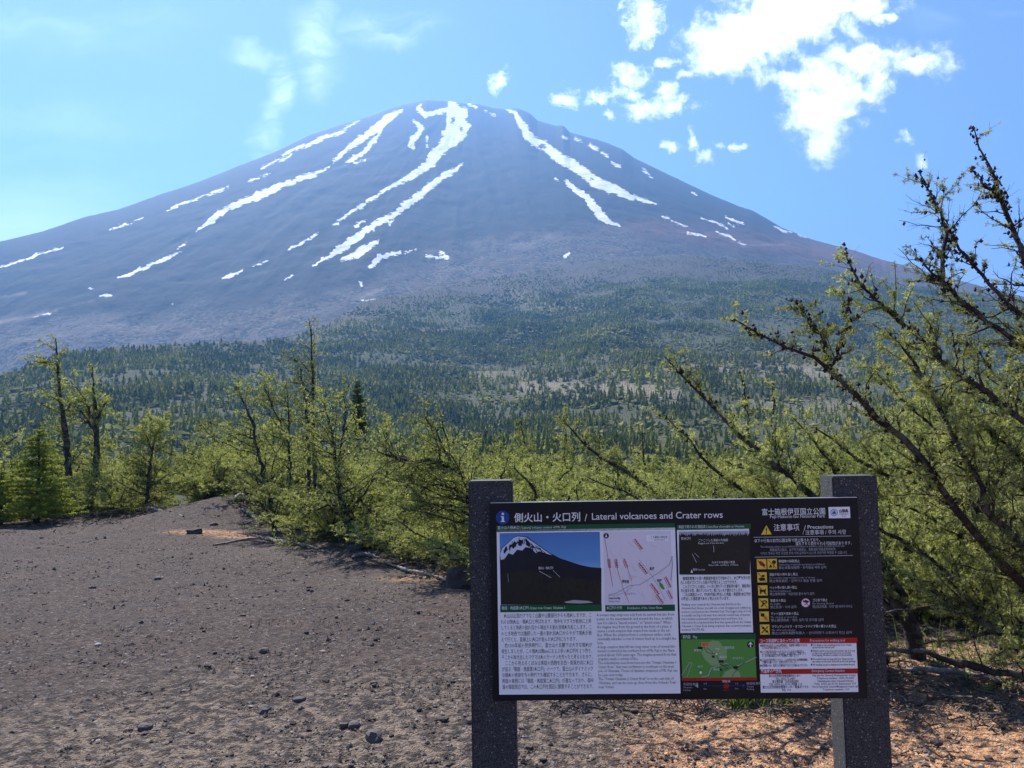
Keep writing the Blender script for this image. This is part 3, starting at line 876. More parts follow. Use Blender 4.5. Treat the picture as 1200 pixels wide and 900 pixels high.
def tufts(P, spacing, rng, size=0.028, k=7, width=0.0030, t0=0.1, gap=0.0):
    """needle bunches along twigs; returns triangles"""
    tot = np.linalg.norm(np.diff(P, axis=1), axis=2).sum(1)
    cnt = np.maximum(1, np.round(tot * (1 - t0) / spacing + rng.random(len(tot)) * .6).astype(int))
    ip = np.repeat(np.arange(len(P)), cnt); m = len(ip)
    t = t0 + (1 - t0) * rng.random(m)
    f = t * (P.shape[1] - 1); i0 = np.minimum(f.astype(int), P.shape[1] - 2); u = (f - i0)[:, None]
    pos = P[ip, i0] * (1 - u) + P[ip, i0 + 1] * u
    tan = norm(P[ip, i0 + 1] - P[ip, i0])
    sd_ = norm(np.cross(tan, rng.normal(size=(m, 3))))
    sd_[:, 2] += .25
    sz = size * rng.uniform(.65, 1.25, m)
    d = norm(norm(sd_)[:, None] * .75 + rng.normal(0, .62, (m, k, 3)))
    w = norm(np.cross(d, rng.normal(size=(m, k, 3)))) * width
    base = pos[:, None] + np.zeros((m, k, 3))
    mid = base + d * sz[:, None, None] * .45
    tip = base + d * sz[:, None, None]
    V = np.stack([mid - w, mid + w, tip], 2)
    V[:, :, 0] = base - w * .6; V[:, :, 1] = mid + w * 1.1
    V = V.reshape(-1, 3)
    return V, np.arange(len(V)).reshape(-1, 3), pos


def cones_at(pos, rng, s=0.0105):
    m = len(pos)
    return scatter(OCT_V * np.array([1, 1, 1.3]), OCT_F, pos + rng.normal(0, .008, (m, 3)), np.full(m, s) * rng.uniform(.7, 1.3, m), rng, flat=1.2)


def bark_mat(name, a, b, lichen, amt=.5):
    m, T = new_mat(name)
    pos = T.new('ShaderNodeNewGeometry').outputs['Position']
    n = T.noise(pos, 25.0, 5.0, 0.7); n2 = T.noise(pos, 9.0, 4.0, 0.6); n3 = T.noise(pos, 90.0, 4.0, 0.7)
    c = T.mix(n, a, b)
    c = T.mix(T.m('MULTIPLY', T.step(T.m('ADD', n2, T.m('MULTIPLY', n3, .3)), .62, .78), amt), c, lichen)
    bp = T.new('ShaderNodeBump', {'Height': T.m('ADD', n3, n), 'Strength': 1.0, 'Distance': 0.01})
    p = T.new('ShaderNodeBsdfPrincipled', {'Base Color': c, 'Roughness': 0.95, 'Specular IOR Level': 0.12, 'Normal': bp.outputs[0]})
    T.new('ShaderNodeOutputMaterial', {0: p.outputs[0]})
    return m


M_BARK = bark_mat('larch_bark', (0.020, 0.016, 0.015), (0.062, 0.050, 0.046), (0.20, 0.20, 0.17), .45)
M_BARK2 = bark_mat('grey_larch_bark', (0.045, 0.038, 0.034), (0.11, 0.095, 0.085), (0.27, 0.26, 0.23), .6)
M_DEAD = bark_mat('weathered_wood', (0.10, 0.088, 0.08), (0.30, 0.275, 0.25), (0.42, 0.40, 0.38), .7)
M_CONE = simple_mat('larch_cone', (0.030, 0.020, 0.020), 0.85, 0.2, noise=(60, .5))
M_LARCH = leaf_mat('larch_needles', (0.065, 0.086, 0.028), (0.64, 0.67, 0.24), 0.47, (1.0, 1.0, .7), scale=1.5)
M_LARCH_FAR = leaf_mat('larch_needles_shrub', (0.055, 0.075, 0.022), (0.55, 0.58, 0.17), 0.45, (1.0, 1.0, .7), scale=.5)


def limb(pts, n=16, rng=RNG, jit=0.006):
    """pts: (px, py, Y, radius px) in photo pixels, tip first -> polyline base first"""
    q = []
    for px, py, Y, rp in pts:
        P = at(px, py, Y); q.append((*P, rp * .66 * Y / FOC))
    q = resample(q[::-1], n, rng, jit)
    return q[:, :3], np.maximum(q[:, 3], .0012)


def dress(P, R, rng, tw=0.055, L1=(.10, .42), L2=(.05, .17), sp2=.038, tsp=.016, size=.029, k=9, w=.0027, cone=0.25, fol=1.0, wind=(0, 0, .1), barefrac=0.0, up=.2):
    """twigs, needle bunches and cones of one limb"""
    lf = lambda t, m, g: (L1[0] + (L1[1] - L1[0]) * g.random(m) ** 1.6) * (1.05 - .72 * t)
    C1, R1 = children(P[None], R[None], tw, lf, rng, (42, 82), 6, up, .16, .35, .06, wind)
    lf2 = lambda t, m, g: g.uniform(L2[0], L2[1], m) * (1.1 - .6 * t)
    C2, R2 = children(C1, R1, sp2, lf2, rng, (35, 70), 3, .08, .12, .45, .15, wind)
    # the limb is thicker at knots
    woods = [tubes(C1, R1, 3), tubes(C2, np.maximum(R2, .0007), 3)]
    keep = lambda C: C[rng.random(len(C)) < fol]
    tv = []
    for C, s in ((keep(C1), tsp * 1.15), (keep(C2), tsp)):
        if len(C):
            v, f, pp = tufts(C, s, rng, size, k, w); tv.append((v, f))
    cn = []
    m = int(len(C1) * cone * 3)
    if m:
        i = rng.integers(0, len(C1), m); j = rng.integers(0, 5, m)
        cn.append(cones_at(C1[i, j] + (C1[i, np.minimum(j + 1, 5)] - C1[i, j]) * rng.random((m, 1)), rng))
        mm = max(3, int(m * .45)); i = rng.integers(1, len(P) - 1, mm)
        cn.append(cones_at(P[i] + (P[i - 1] - P[i]) * rng.random((mm, 1)) + norm(rng.normal(size=(mm, 3))) * (R[i][:, None] + .006), rng))
    return woods, tv, cn


def build_larch(root, limbs, rng, trunk=None, mats=(None, None), **kw):
    """limbs: list of (P, R, options). Children: trunk, one branch each, foliage, cones"""
    leaf = mats[0] or M_LARCH; bark = mats[1] or M_BARK
    T_, Cn = [], []
    if trunk is not None:
        P, R = trunk
        v, f = tubes(P[None], R[None], 8)
        obj('trunk', mesh_np('trunk', v, f, 4, bark, smooth=True), root)
    for P, R, o in limbs:
        kk = dict(kw); kk.update(o)
        part = kk.pop('part', 'branch'); sides = kk.pop('sides', 7)
        wv, tv, cn = dress(P, R, rng, **kk)
        v, f = merge([tubes(P[None], (R * rng.uniform(.85, 1.18, len(R)))[None], sides)] + wv)
        obj(part, mesh_np('branch', v, f, 4, bark, smooth=True), root)
        T_ += tv; Cn += cn
    if T_:
        v, f = merge(T_)
        tag(obj('foliage', mesh_np('foliage', v, f, 3, leaf), root), kind='stuff')
    if Cn:
        v, f = merge(Cn)
        tag(obj('cones', mesh_np('cones', v, f, 3, M_CONE), root), kind='stuff')
    return sum(len(f) for v, f in T_), sum(len(f) for v, f in Cn)


rng = np.random.default_rng(77)
t1 = empty('larch_tree', (0, 0, 0))
tag(t1, 'big leaning larch at the right edge with cone-studded limbs sweeping up left into the sky', 'tree')
sky_o = dict(fol=.24, cone=.75, tw=.022, L1=(.07, .52), L2=(.04, .16), sp2=.042, wind=(-.25, 0, .05), up=.05)
dense = dict(fol=1.0, cone=.3, tw=.024, L1=(.10, .62), wind=(-.18, 0, .05))
LB = [
 ([(1142,152,5.3,1.0),(1150,175,5.3,1.6),(1160,195,5.3,2.2),(1175,232,5.3,3.2),(1187,270,5.3,4),(1206,322,5.25,4.6),(1235,400,5.2,5.6),(1270,500,5.1,7)], sky_o),
 ([(1136,196,5.2,.9),(1150,212,5.2,1.4),(1170,232,5.25,2),(1180,246,5.3,2.4)], dict(sky_o, L1=(.04,.16))),
 ([(1078,204,5.0,.9),(1090,226,5.0,1.7),(1100,246,5.0,2.2),(1108,268,5.0,2.8),(1107,290,5.0,3.0),(1104,318,5.0,3.4),(1106,345,5.0,3.8)], sky_o),
 ([(1108,266,5.0,2.0),(1124,287,5.0,2.6),(1146,318,5.0,3.2),(1175,350,5.0,3.8),(1215,384,5.0,4.6),(1280,440,5.0,6)], sky_o),
 ([(1083,310,4.9,1.6),(1108,336,4.9,3.0),(1133,357,4.9,3.8),(1165,382,4.9,4.6),(1200,403,4.9,5.4),(1270,450,5.0,7)], dict(fol=.65, cone=.5, tw=.022, L1=(.08,.62), wind=(-.2,0,.05))),
 ([(988,293,5.0,.9),(997,316,5.0,1.6),(1013,337,5.0,2.2),(1047,367,5.0,3.2),(1077,400,5.0,3.9),(1113,430,5.0,4.6),(1160,462,5.0,5.3),(1215,505,5.0,6.2),(1290,570,5.0,7.5)], dict(fol=.6, cone=.5, tw=.022, L1=(.08,.62), wind=(-.2,0,.08))),
 ([(861,374,4.7,.9),(885,388,4.7,1.8),(915,402,4.7,2.4),(945,414,4.7,3.0),(968,424,4.7,3.8),(987,447,4.7,4.4),(1013,472,4.7,5.0),(1040,499,4.7,5.6),(1067,523,4.7,6.0),(1086,548,4.7,6.2),(1115,592,4.7,6.4),(1165,650,4.75,7),(1220,700,4.8,8),(1290,752,4.9,9)], dict(fol=.6, cone=.5, tw=.022, L1=(.07,.44), wind=(-.1,0,.14))),
 ([(990,352,4.6,.8),(993,375,4.6,1.2),(988,398,4.65,1.8),(975,428,4.7,2.6)], dict(fol=.5, cone=.7, tw=.022, L1=(.05,.36))),
 ([(935,352,4.7,.8),(946,372,4.7,1.2),(962,395,4.7,1.6),(975,430,4.7,2.2)], dict(fol=.7, cone=.6, tw=.022, L1=(.05,.36))),
 ([(1057,407,4.5,1.8),(1083,443,4.5,3.0),(1107,490,4.5,3.8),(1130,533,4.5,4.6),(1150,567,4.5,5.4),(1157,598,4.5,6.4),(1192,628,4.6,7.4),(1280,692,4.7,9)], dict(dense, fol=.8)),
 ([(957,503,5.3,1.2),(1000,537,5.3,2.6),(1040,555,5.3,3.6),(1085,570,5.3,4.4),(1125,586,5.3,5.2),(1167,604,5.2,6),(1215,632,5.1,7),(1290,690,5.0,8)], dense),
 ([(985,590,5.5,1.2),(1033,620,5.4,2.6),(1067,640,5.4,3.6),(1100,663,5.3,4.5),(1133,700,5.2,5.4),(1152,730,5.1,6.4),(1200,755,5.0,7.2),(1290,790,5.0,8)], dense),
 ([(1050,592,5.6,1.5),(1083,603,5.6,3),(1133,630,5.5,4.5),(1180,652,5.3,5.5),(1290,722,5.0,7)], dense),
 ([(1015,660,5.7,1.2),(1060,675,5.6,2.4),(1110,700,5.5,3.4),(1180,722,5.4,5),(1290,770,5.1,7)], dict(dense, fol=.8)),
 ([(1120,470,5.6,1.2),(1150,500,5.6,2.2),(1190,530,5.5,3.4),(1280,600,5.3,5)], dense),
 ([(1135,395,5.7,1.0),(1160,430,5.7,1.8),(1195,470,5.6,3),(1280,560,5.4,5)], dict(dense, fol=.8)),
 ([(1020,430,5.7,1.0),(1060,470,5.7,1.8),(1110,515,5.6,3),(1180,560,5.5,4),(1280,640,5.3,5)], dense),
 ([(1035,762,5.3,2.5),(1080,764,5.2,4.5),(1125,777,5.1,6.0),(1200,792,5.0,7),(1290,800,4.9,8)], dict(fol=.25, cone=.1, tw=.06)),
 ([(1038,718,5.2,1.8),(1065,716,5.2,4.0),(1098,712,5.2,4.4),(1140,722,5.15,4.8),(1210,752,5.1,6),(1290,790,5,7)], dict(fol=.3, cone=.1, tw=.05)),
]
lim = []
for pts, o in LB:
    P, R = limb(pts, 18, rng, .007)
    lim.append((P, R, o))
base = np.array([at(1345, 850, 4.9)[0], 4.95, 0.0]); base[2] = ground_z(base[0], base[1]) - .15
tr = resample([(*base, .17), (base[0] - .12, 4.95, .35, .14), (*at(1290, 760, 4.95), .12), (*at(1285, 640, 5.0), .10), (*at(1290, 520, 5.0), .085), (*at(1285, 430, 5.0), .045), (*at(1300, 330, 5.0), .012)], 18)
print('T1', build_larch(t1, lim, rng, (tr[:, :3], tr[:, 3])))

t2 = empty('larch_tree', (0, 0, 0))
tag(t2, 'low larch behind the information board whose three long limbs slant up to the left', 'tree')
LB = [
 ([(779,418,6.1,.9),(800,440,6.1,1.8),(828,470,6.1,2.4),(853,497,6.1,3.0),(875,518,6.1,3.5),(897,537,6.1,4.0),(928,560,6.1,4.8),(957,582,6.1,5.4),(1010,630,6.0,6.2),(1060,700,5.9,7.4)], dict(fol=.85, cone=.35, tw=.032, L1=(.08,.55), wind=(-.05,0,.25))),
 ([(782,490,6.3,.8),(807,515,6.3,1.6),(840,553,6.3,2.8),(887,583,6.3,3.6),(950,635,6.2,4.6),(1050,720,5.9,6)], dict(fol=.9, cone=.35, tw=.03, L1=(.08,.5), wind=(-.05,0,.22))),
 ([(905,452,6.4,.7),(908,470,6.4,1.1),(906,500,6.4,1.5),(912,545,6.2,2.2)], dict(fol=.9, cone=.3, tw=.03, L1=(.06,.25))),
 ([(868,440,6.4,.7),(874,470,6.4,1.1),(876,500,6.3,1.5),(880,525,6.2,2.0)], dict(fol=.8, cone=.3, tw=.03, L1=(.06,.22))),
 ([(655,488,7.0,.9),(672,508,7.0,1.6),(695,528,7.0,2.4),(723,547,7.0,3.0),(767,575,7.0,3.6),(830,630,6.8,4.6),(940,720,6.3,6)], dict(fol=.9, cone=.35, tw=.032, L1=(.08,.5), wind=(-.05,0,.25))),
 ([(690,560,7.0,1.0),(740,580,6.9,2),(800,620,6.8,3),(900,700,6.4,4.5)], dict(fol=1, tw=.03, L1=(.1,.55), wind=(0,0,.25))),
 ([(850,540,6.0,1.0),(900,570,6.0,2),(950,620,6.0,3),(1020,690,5.9,4.5)], dict(fol=1, tw=.03, L1=(.1,.55), wind=(0,0,.25))),
 ([(640,692,4.9,1),(700,668,4.9,2),(770,660,4.9,3),(850,690,5.0,4),(930,740,5.2,5),(1040,772,5.7,6)], dict(fol=.7, tw=.04, L1=(.1,.5))),
 ([(672,622,5.1,1),(735,640,5.1,2),(800,662,5.1,3),(880,705,5.2,4),(1040,770,5.7,5)], dict(fol=.7, tw=.04, L1=(.1,.5))),
 ([(760,612,4.8,1),(810,642,4.8,2),(870,692,4.9,3),(950,745,5.2,4),(1040,770,5.7,5)], dict(fol=.6, tw=.045, L1=(.1,.4))),
 ([(612,745,5.2,1),(700,728,5.2,2),(780,725,5.2,3),(860,745,5.3,4),(1040,775,5.7,5)], dict(fol=.5, tw=.05, L1=(.1,.4))),
 ([(850,604,4.7,1),(880,650,4.7,2),(920,710,4.9,3),(1040,770,5.6,5)], dict(fol=.6, tw=.045, L1=(.1,.4))),
 ([(930,490,5.9,1.0),(965,530,5.9,2),(1000,590,5.9,3),(1050,690,5.9,4.5)], dict(fol=1, tw=.03, L1=(.1,.5), wind=(0,0,.2))),
]
lim = [(*limb(p_, 18, rng, .008), o) for p_, o in LB]
b = at(1075, 765, 5.9); b[2] = ground_z(b[0], b[1]) - .1
tr = resample([(*b, .075), (*at(1068, 735, 5.9), .06), (*at(1050, 705, 5.9), .05), (*at(1000, 640, 6.0), .035)], 10)
print('T2', build_larch(t2, lim, rng, (tr[:, :3], tr[:, 3])))

# ---------------------------------------------------------------- the belt of stunted larches
def random_larch(seed, kind):
    """returns wood, foliage and cone arrays of a larch about 1 unit = its height in metres"""
    g = np.random.default_rng(seed)
    stems = []
    if kind == 'shrub':
        H = 2.2
        ns = g.integers(10, 14)
        a0 = g.random() * 6.28
        for i in range(ns):
            a = a0 + i * 6.283 / ns + g.uniform(-.3, .3)
            L = g.uniform(.5, 2.3); top = H * g.uniform(.5, 1.0) * (1.06 - .26 * L)
            d = np.array([math.cos(a) - .25, math.sin(a), 0])
            q = [np.array([0, 0, -.1]), d * L * .22 + [0, 0, top * .38], d * L * .55 + [0, 0, top * .70], d * L * .84 + [-.08, 0, top * .86], d * L + [-.15, 0, top]]
            q = np.array(q) + g.normal(0, .05, (5, 3)) * np.array([[0], [1], [1], [1], [1]])
            r = np.array([.042, .032, .022, .013, .004])
            stems.append(resample(np.c_[q, r], 14, g, .018))
        l1 = (.22, .95); tw = .05
    else:
        H = {'tree': 4.2, 'pole': 4.8}[kind]
        n = 12; z = np.linspace(-.1, H, n)
        wob = np.cumsum(g.normal(0, .05 if kind == 'tree' else .02, (n, 2)), 0)
        r = np.linspace(.075, .008, n)
        stems.append(resample(np.c_[wob, z, r], 26, g, .008))
        if kind == 'tree' and g.random() < .7:
            i = 8; b = stems[0][i]
            d = np.array([-.5, g.uniform(-.4, .4), 1.0])
            q = np.array([b[:3] + d * s for s in (0, .4, .9, 1.5)])
            stems.append(resample(np.c_[q, [.045, .035, .02, .006]], 14, g, .015))
        l1 = (.2, 1.1) if kind == 'tree' else (.1, .6); tw = .045
    W, T_, C_ = [], [], []
    trunk = []
    for q in stems:
        P, R = q[:, :3], q[:, 3]
        trunk.append(tubes(P[None], R[None], 6))
        lf = lambda t, m, gg: (l1[0] + (l1[1] - l1[0]) * gg.random(m) ** 1.3) * (1.1 - .85 * t)
        C1, R1 = children(P[None], R[None], tw, lf, g, (58, 92), 6, .03 if kind == 'shrub' else .1, .16, .86, .12 if kind == 'shrub' else .18, (-.25, 0, 0), .45)
        lf2 = lambda t, m, gg: gg.uniform(.08, .30, m) * (1.1 - .6 * t)
        C2, R2 = children(C1, R1, .07, lf2, g, (35, 65), 3, .05, .12, .85, .12, (-.1, 0, 0))
        W += [tubes(C1, np.maximum(R1, .002), 3), tubes(C2, np.maximum(R2, .0014), 3)]
        kf = .8 if kind != 'pole' else .6
        a = C1[g.random(len(C1)) < kf]; b_ = C2[g.random(len(C2)) < kf]
        for C, s in ((a, .030), (b_, .026)):
            v, f, pp = tufts(C, s, g, .062, 3, .010); T_.append((v, f))
        m = len(C1) // 2; i = g.integers(0, len(C1), m)
        C_.append(cones_at(C1[i, g.integers(1, 5, m)], g, .016))
    return merge(trunk), merge(W), merge(T_), merge(C_), H


PROTO = []
tot = 0
for i, kd in enumerate(['shrub'] * 4 + ['tree'] * 2):
    tk, w, t_, c_, H = random_larch(900 + i, kd)
    PROTO.append((kd, H, mesh_np('stem', *tk, 4, M_BARK if kd != 'pole' else M_BARK2, smooth=True), mesh_np('twigs', *w, 4, M_BARK),
                  mesh_np('foliage', *t_, 3, M_LARCH_FAR), mesh_np('cones', *c_, 3, M_CONE)))
    tot += len(t_[1]) + 2 * len(w[1])
print('proto tris', tot)


def plant(pi, P, h, rot, name, label, cat, group=None, wide=1.0, lean=(0, 0)):
    kd, H, mt, mw, mf, mc = PROTO[pi]
    o = empty(name, P)
    s = h / H
    o.scale = (s * wide, s * wide, s); o.rotation_euler = (lean[0], lean[1], rot)
    obj('trunk', mt, o); tag(obj('twigs', mw, o), kind='stuff'); tag(obj('foliage', mf, o), kind='stuff'); tag(obj('cones', mc, o), kind='stuff')
    tag(o, label, cat, group)
    return o


EDGE = np.array([(-260, 618), (-60, 612), (60, 606), (140, 604), (185, 598), (215, 585), (315, 590), (340, 622), (400, 636), (470, 652), (545, 672), (620, 700), (700, 730), (850, 768), (1000, 782), (1100, 780), (1200, 776), (1400, 780)], float)
TOPY = np.array([(-260, 470), (0, 492), (40, 500), (100, 492), (150, 500), (230, 492), (290, 468), (330, 468), (400, 500), (470, 505), (560, 500), (640, 505), (720, 520), (800, 520), (900, 515), (980, 500), (1060, 470), (1120, 440), (1400, 400)], float)
rng = np.random.default_rng(333)
rows = [(0.35, 60), (1.6, 62), (3.4, 72), (5.4, 76), (8, 80), (12, 84), (17, 90), (23, 90)]
nshrub = 0
for ri, (dback, step_) in enumerate(rows):
    px = -230 + rng.random() * 60
    while px < 1390:
        ey = np.interp(px, EDGE[:, 0], EDGE[:, 1])
        E = gat(px, ey)
        r0 = math.hypot(E[0], E[1]); dirn = E[:2] / r0
        rr_ = r0 + dback * (1 + .12 * rng.normal()) - (.5 if ri == 0 and px < 190 else 0)
        # near trees on the right need a tighter step, measured in pixels at their distance
        x, y = dirn * rr_
        z = float(ground_z(x, y))
        ty = np.interp(px, TOPY[:, 0], TOPY[:, 1]) + rng.uniform(-8, 34)
        ztop = at(px, ty, y)[2]
        h = ztop - z
        h = min(h, 3.9) * rng.uniform(.85, 1.05)
        if ri == 0: h *= rng.uniform(.42, .8)
        if ri == 1: h *= rng.uniform(.7, .95)
        if not (ri == 0 and ((180 < px < 345 and rng.random() < .45) or px > 640)) and not (ri == 1 and 560 < px < 640) and y > 4.9:
            kdi = int(rng.integers(0, 4)) if rng.random() < .84 or ri < 2 else int(rng.integers(4, 6))
            wide = rng.uniform(.9, 1.2) * (1.25 if ri == 0 else 1) * (1.0 if kdi < 4 else 1.3)
            if px > 980: wide *= .8
            nm = 'larch_shrub' if kdi < 4 else 'larch_tree'
            side_ = 'left of the tall pole larch' if px < 340 else ('between the pole larch and the sign' if px < 560 else ('behind the sign board' if px < 1000 else 'under the big leaning larch'))
            lab = ('low wind-stunted larch shrub in the thicket ' if kdi < 4 else 'taller stunted larch in the thicket ') + side_
            plant(kdi, (x, y, z), h, rng.random() * 6.28, nm, lab, 'shrub' if kdi < 4 else 'tree', 'larches in the thicket ' + side_, wide)
            nshrub += 1
        px += step_ * rng.uniform(.75, 1.25) * (1.0 if y > 9 else 1.5)
print('shrubs', nshrub)

for px_, py_, h_, w_ in [(118, 604, 1.5, 1.4), (160, 600, 1.3, 1.4), (196, 596, 1.0, 1.3), (345, 618, 1.0, 1.3)]:
    E_ = gat(px_, py_ - 3)
    plant(int(rng.integers(0, 4)), (E_[0], E_[1], E_[2]), h_, rng.random() * 6.28, 'larch_shrub', 'knee to chest high larch shrub spreading over the edge of the scoria at the left', 'shrub', 'low larches along the edge of the scoria', w_)

# trees that stand out: built along their own stems
def tall(name, label, trunk_px, Y, rng, branches=None, cat='tree', mats=(None, None), kw=None, bkw=None):
    o = empty(name, (0, 0, 0)); tag(o, label, cat)
    P, R = limb([(a, b, Y, r * 1.05) for a, b, r in trunk_px], 26, rng, .012)
    fs = max(1.0, Y / 13.0)
    kw = dict(dict(tw=.035, L1=(.12, .8), L2=(.08, .30), sp2=.07, tsp=.034, size=.05 * fs, k=3, w=.008 * fs, cone=.25, fol=.8, wind=(-.3, 0, 0.0), up=.05), **(kw or {}))
    kw['L1'] = (kw['L1'][0], kw['L1'][1] * 1.7); kw['tw'] = .035 * kw['tw'] / .065 if kw['tw'] > .04 else kw['tw']
    lim = [(P, R, dict(kw, part='trunk', sides=8))]
    for b in (branches or []):
        Pb, Rb = limb([(q[0], q[1], Y + (q[3] if len(q) > 3 else 0), q[2]) for q in b], 12, rng, .012)
        lim.append((Pb, Rb, dict(kw, **(bkw or {}))))
    build_larch(o, lim, rng, None, (mats[0] or M_LARCH_FAR, mats[1] or M_BARK))
    return o


g = np.random.default_rng(64)
tall('larch_tree', 'tall straight pole-like larch with short feathery boughs, highest in the left thicket', [(362, 373, .5), (364, 400, 1.3), (366, 440, 2.0), (367, 500, 2.8), (369, 560, 3.4), (371, 602, 4.2)], 14.5, g,
     [[(338, 418, .6), (350, 424, 1.0), (365, 436, 1.6)], [(340, 448, .6), (352, 450, 1.0), (366, 462, 1.6)]], kw=dict(L1=(.06, .42), tw=.065, fol=.5, wind=(-.25, 0, .12)))
tall('larch_tree', 'slim crooked larch stem just left of the tall pole larch', [(352, 432, .7), (358, 470, 1.8), (361, 520, 2.6), (362, 570, 3.4), (360, 604, 4)], 14.2, g, kw=dict(L1=(.1, .4), fol=.55))
tall('larch_tree', 'weathered larch snag at the far left with one dark trunk', [(65, 396, .8), (68, 430, 2.2), (71, 470, 3.0), (77, 505, 4.6), (80, 545, 5), (82, 592, 6)], 21.5, g, [[(48, 425, .6), (56, 424, .9), (67, 428, 1.6)], [(84, 470, .6), (80, 478, 1), (72, 486, 2)]],
     kw=dict(L1=(.1, .75), fol=.42, tw=.08, wind=(-.35, 0, .05)))
tall('larch_tree', 'bushy broken-topped larch beside the far left snag', [(108, 428, .8), (110, 460, 2.0), (112, 490, 4.2), (113, 530, 4.6), (112, 590, 5)], 22, g,
     [[(82, 446, .7), (95, 462, 1.3), (110, 490, 2.2)], [(130, 462, .6), (122, 475, 1.2), (112, 498, 2.2)], [(84, 470, .7), (96, 484, 1.2), (111, 505, 2)]], kw=dict(L1=(.15, .6), fol=.42, cone=.4, tw=.085))
tall('larch_tree', 'dark crooked larch limb leaning left in the thicket before the pole larch', [(276, 452, .8), (287, 476, 1.9), (295, 492, 2.3), (298, 512, 2.4), (305, 540, 2.8), (312, 565, 3.2), (318, 592, 3.6), (322, 620, 4), (324, 640, 4)], 15.5, g, kw=dict(L1=(.15, .9), fol=.65))
tall('larch_tree', 'spindly two-stemmed larch just right of the tall pole larch', [(379, 470, .7), (386, 495, 1.5), (392, 520, 2.0), (396, 560, 2.6), (402, 600, 5.0), (404, 640, 7.5)], 12.6, g,
     [[(402, 462, .7), (405, 490, 1.4), (400, 520, 1.8), (396, 550, 2.2)], [(352, 596, 1), (375, 592, 1.8), (400, 604, 3)], [(440, 560, .8), (425, 580, 1.6), (404, 602, 3)], [(330, 640, 1), (360, 632, 1.8), (400, 622, 3)]], kw=dict(L1=(.15, .8), fol=.7))
tall('larch_tree', 'old larch with a thick bent horizontal limb left of the sign post', [(497, 485, .7), (512, 510, 1.5), (530, 540, 2.2), (549, 570, 2.8), (562, 610, 4.5), (566, 670, 6)], 9.8, g,
     [[(443, 529, 1.2), (462, 535, 2.8, 0), (485, 540, 3.6, 0), (510, 541, 4.2, 0), (545, 560, 4.5, 0), (562, 600, 5)], [(478, 562, 1.0), (505, 566, 1.8), (540, 578, 2.6), (562, 610, 4)], [(470, 600, 1), (510, 590, 2), (545, 600, 3), (563, 625, 4)]], kw=dict(L1=(.12, .7), fol=.8, tw=.05))
tall('larch_tree', 'small upright larch with an open crown in the middle of the left thicket', [(189, 498, .7), (183, 510, 1.2), (178, 530, 1.8), (174, 560, 2.4), (172, 590, 3)], 20, g, [[(165, 500, .6), (172, 512, 1), (178, 530, 1.5)]], kw=dict(L1=(.15, .9), fol=.8))
tall('larch_tree', 'dark bristling larch stems left of the spindly pair', [(336, 452, .6), (338, 480, 1.2), (339, 520, 1.9), (341, 580, 2.6)], 16.5, g, [[(308, 440, .5), (312, 460, 1), (330, 500, 1.5)]], kw=dict(L1=(.1, .7), fol=.7))
for k_, (tx, t0_, bx, b0_) in enumerate([(452, 482, 454, 560), (752, 500, 756, 560), (702, 508, 705, 556), (662, 500, 670, 560), (610, 492, 622, 560)]):
    tall('larch_tree', ['thin bare-topped larch rising from the thicket left of the sign', 'leafless grey pole standing behind the middle of the sign board', 'short thin larch pole behind the sign left of the leafless grey pole',
                        'upright twiggy larch behind the left part of the sign board', 'upright twiggy larch just right of the left post'][k_],
         [(tx, t0_, .5), ((tx + bx) / 2, (t0_ + b0_) / 2, 1.3), (bx, b0_, 2), (bx, b0_ + 40, 2.4)], 17 + k_, g, kw=dict(L1=(.08, .5 if k_ != 1 else .15), fol=.6 if k_ != 1 else .1))


# young firs
def fir_tree(name, label, px, ytop, ybot, Y, seed, mat, width=.36, tiers=26):
    g = np.random.default_rng(seed)
    top = at(px, ytop, Y); bx, by = top[0], Y
    z0 = float(ground_z(bx, by)) if ybot is None else at(px, ybot, Y)[2]
    H = top[2] - z0
    o = empty(name, (bx, by, z0)); tag(o, label, 'tree')
    q = np.array([(0, 0, -.1, .05 + .01 * H), (0.02, 0, H * .5, .03), (0, 0, H, .004)])
    q = resample(q, 10)
    v, f = tubes(q[None, :, :3], q[None, :, 3], 6); obj('trunk', mesh_np('trunk', v, f, 4, M_BARK, smooth=True), o)
    P = []; 
    for i in range(tiers):
        t = i / tiers; z = H * (.06 + .92 * t)
        n = int(11 - 5 * t)
        for j in range(n):
            a = g.random() * 6.283; L = width * H * (1 - t) ** .8 * g.uniform(.7, 1.15) + .05
            s = np.linspace(0, 1, 5); z = H * (.06 + .92 * (t + g.uniform(-.5, .5) / tiers))
            P.append(np.stack([np.cos(a) * L * s, np.sin(a) * L * s, z + L * (.25 * s - .45 * s ** 2 + .28 * s ** 3)], -1))
    P = np.array(P); R = np.full(P.shape[:2], .006)
    C2, R2 = children(P, R, .05, lambda t, m, gg: gg.uniform(.06, .22, m) * (1.1 - .8 * t) * min(1, H / 2.5), g, (30, 55), 3, .02, .1, .9, .1, None)
    v, f = merge([tubes(P, R, 3), tubes(C2, np.maximum(R2, .001), 3)]); tag(obj('boughs', mesh_np('boughs', v, f, 4, M_BARK), o), kind='stuff')
    v1, f1, _ = tufts(P, .024, g, .045, 4, .010); v2, f2, _ = tufts(C2, .018, g, .045, 4, .010)
    v, f = merge([(v1, f1), (v2, f2)]); tag(obj('foliage', mesh_np('foliage', v, f, 3, mat), o), kind='stuff')
    return len(f)


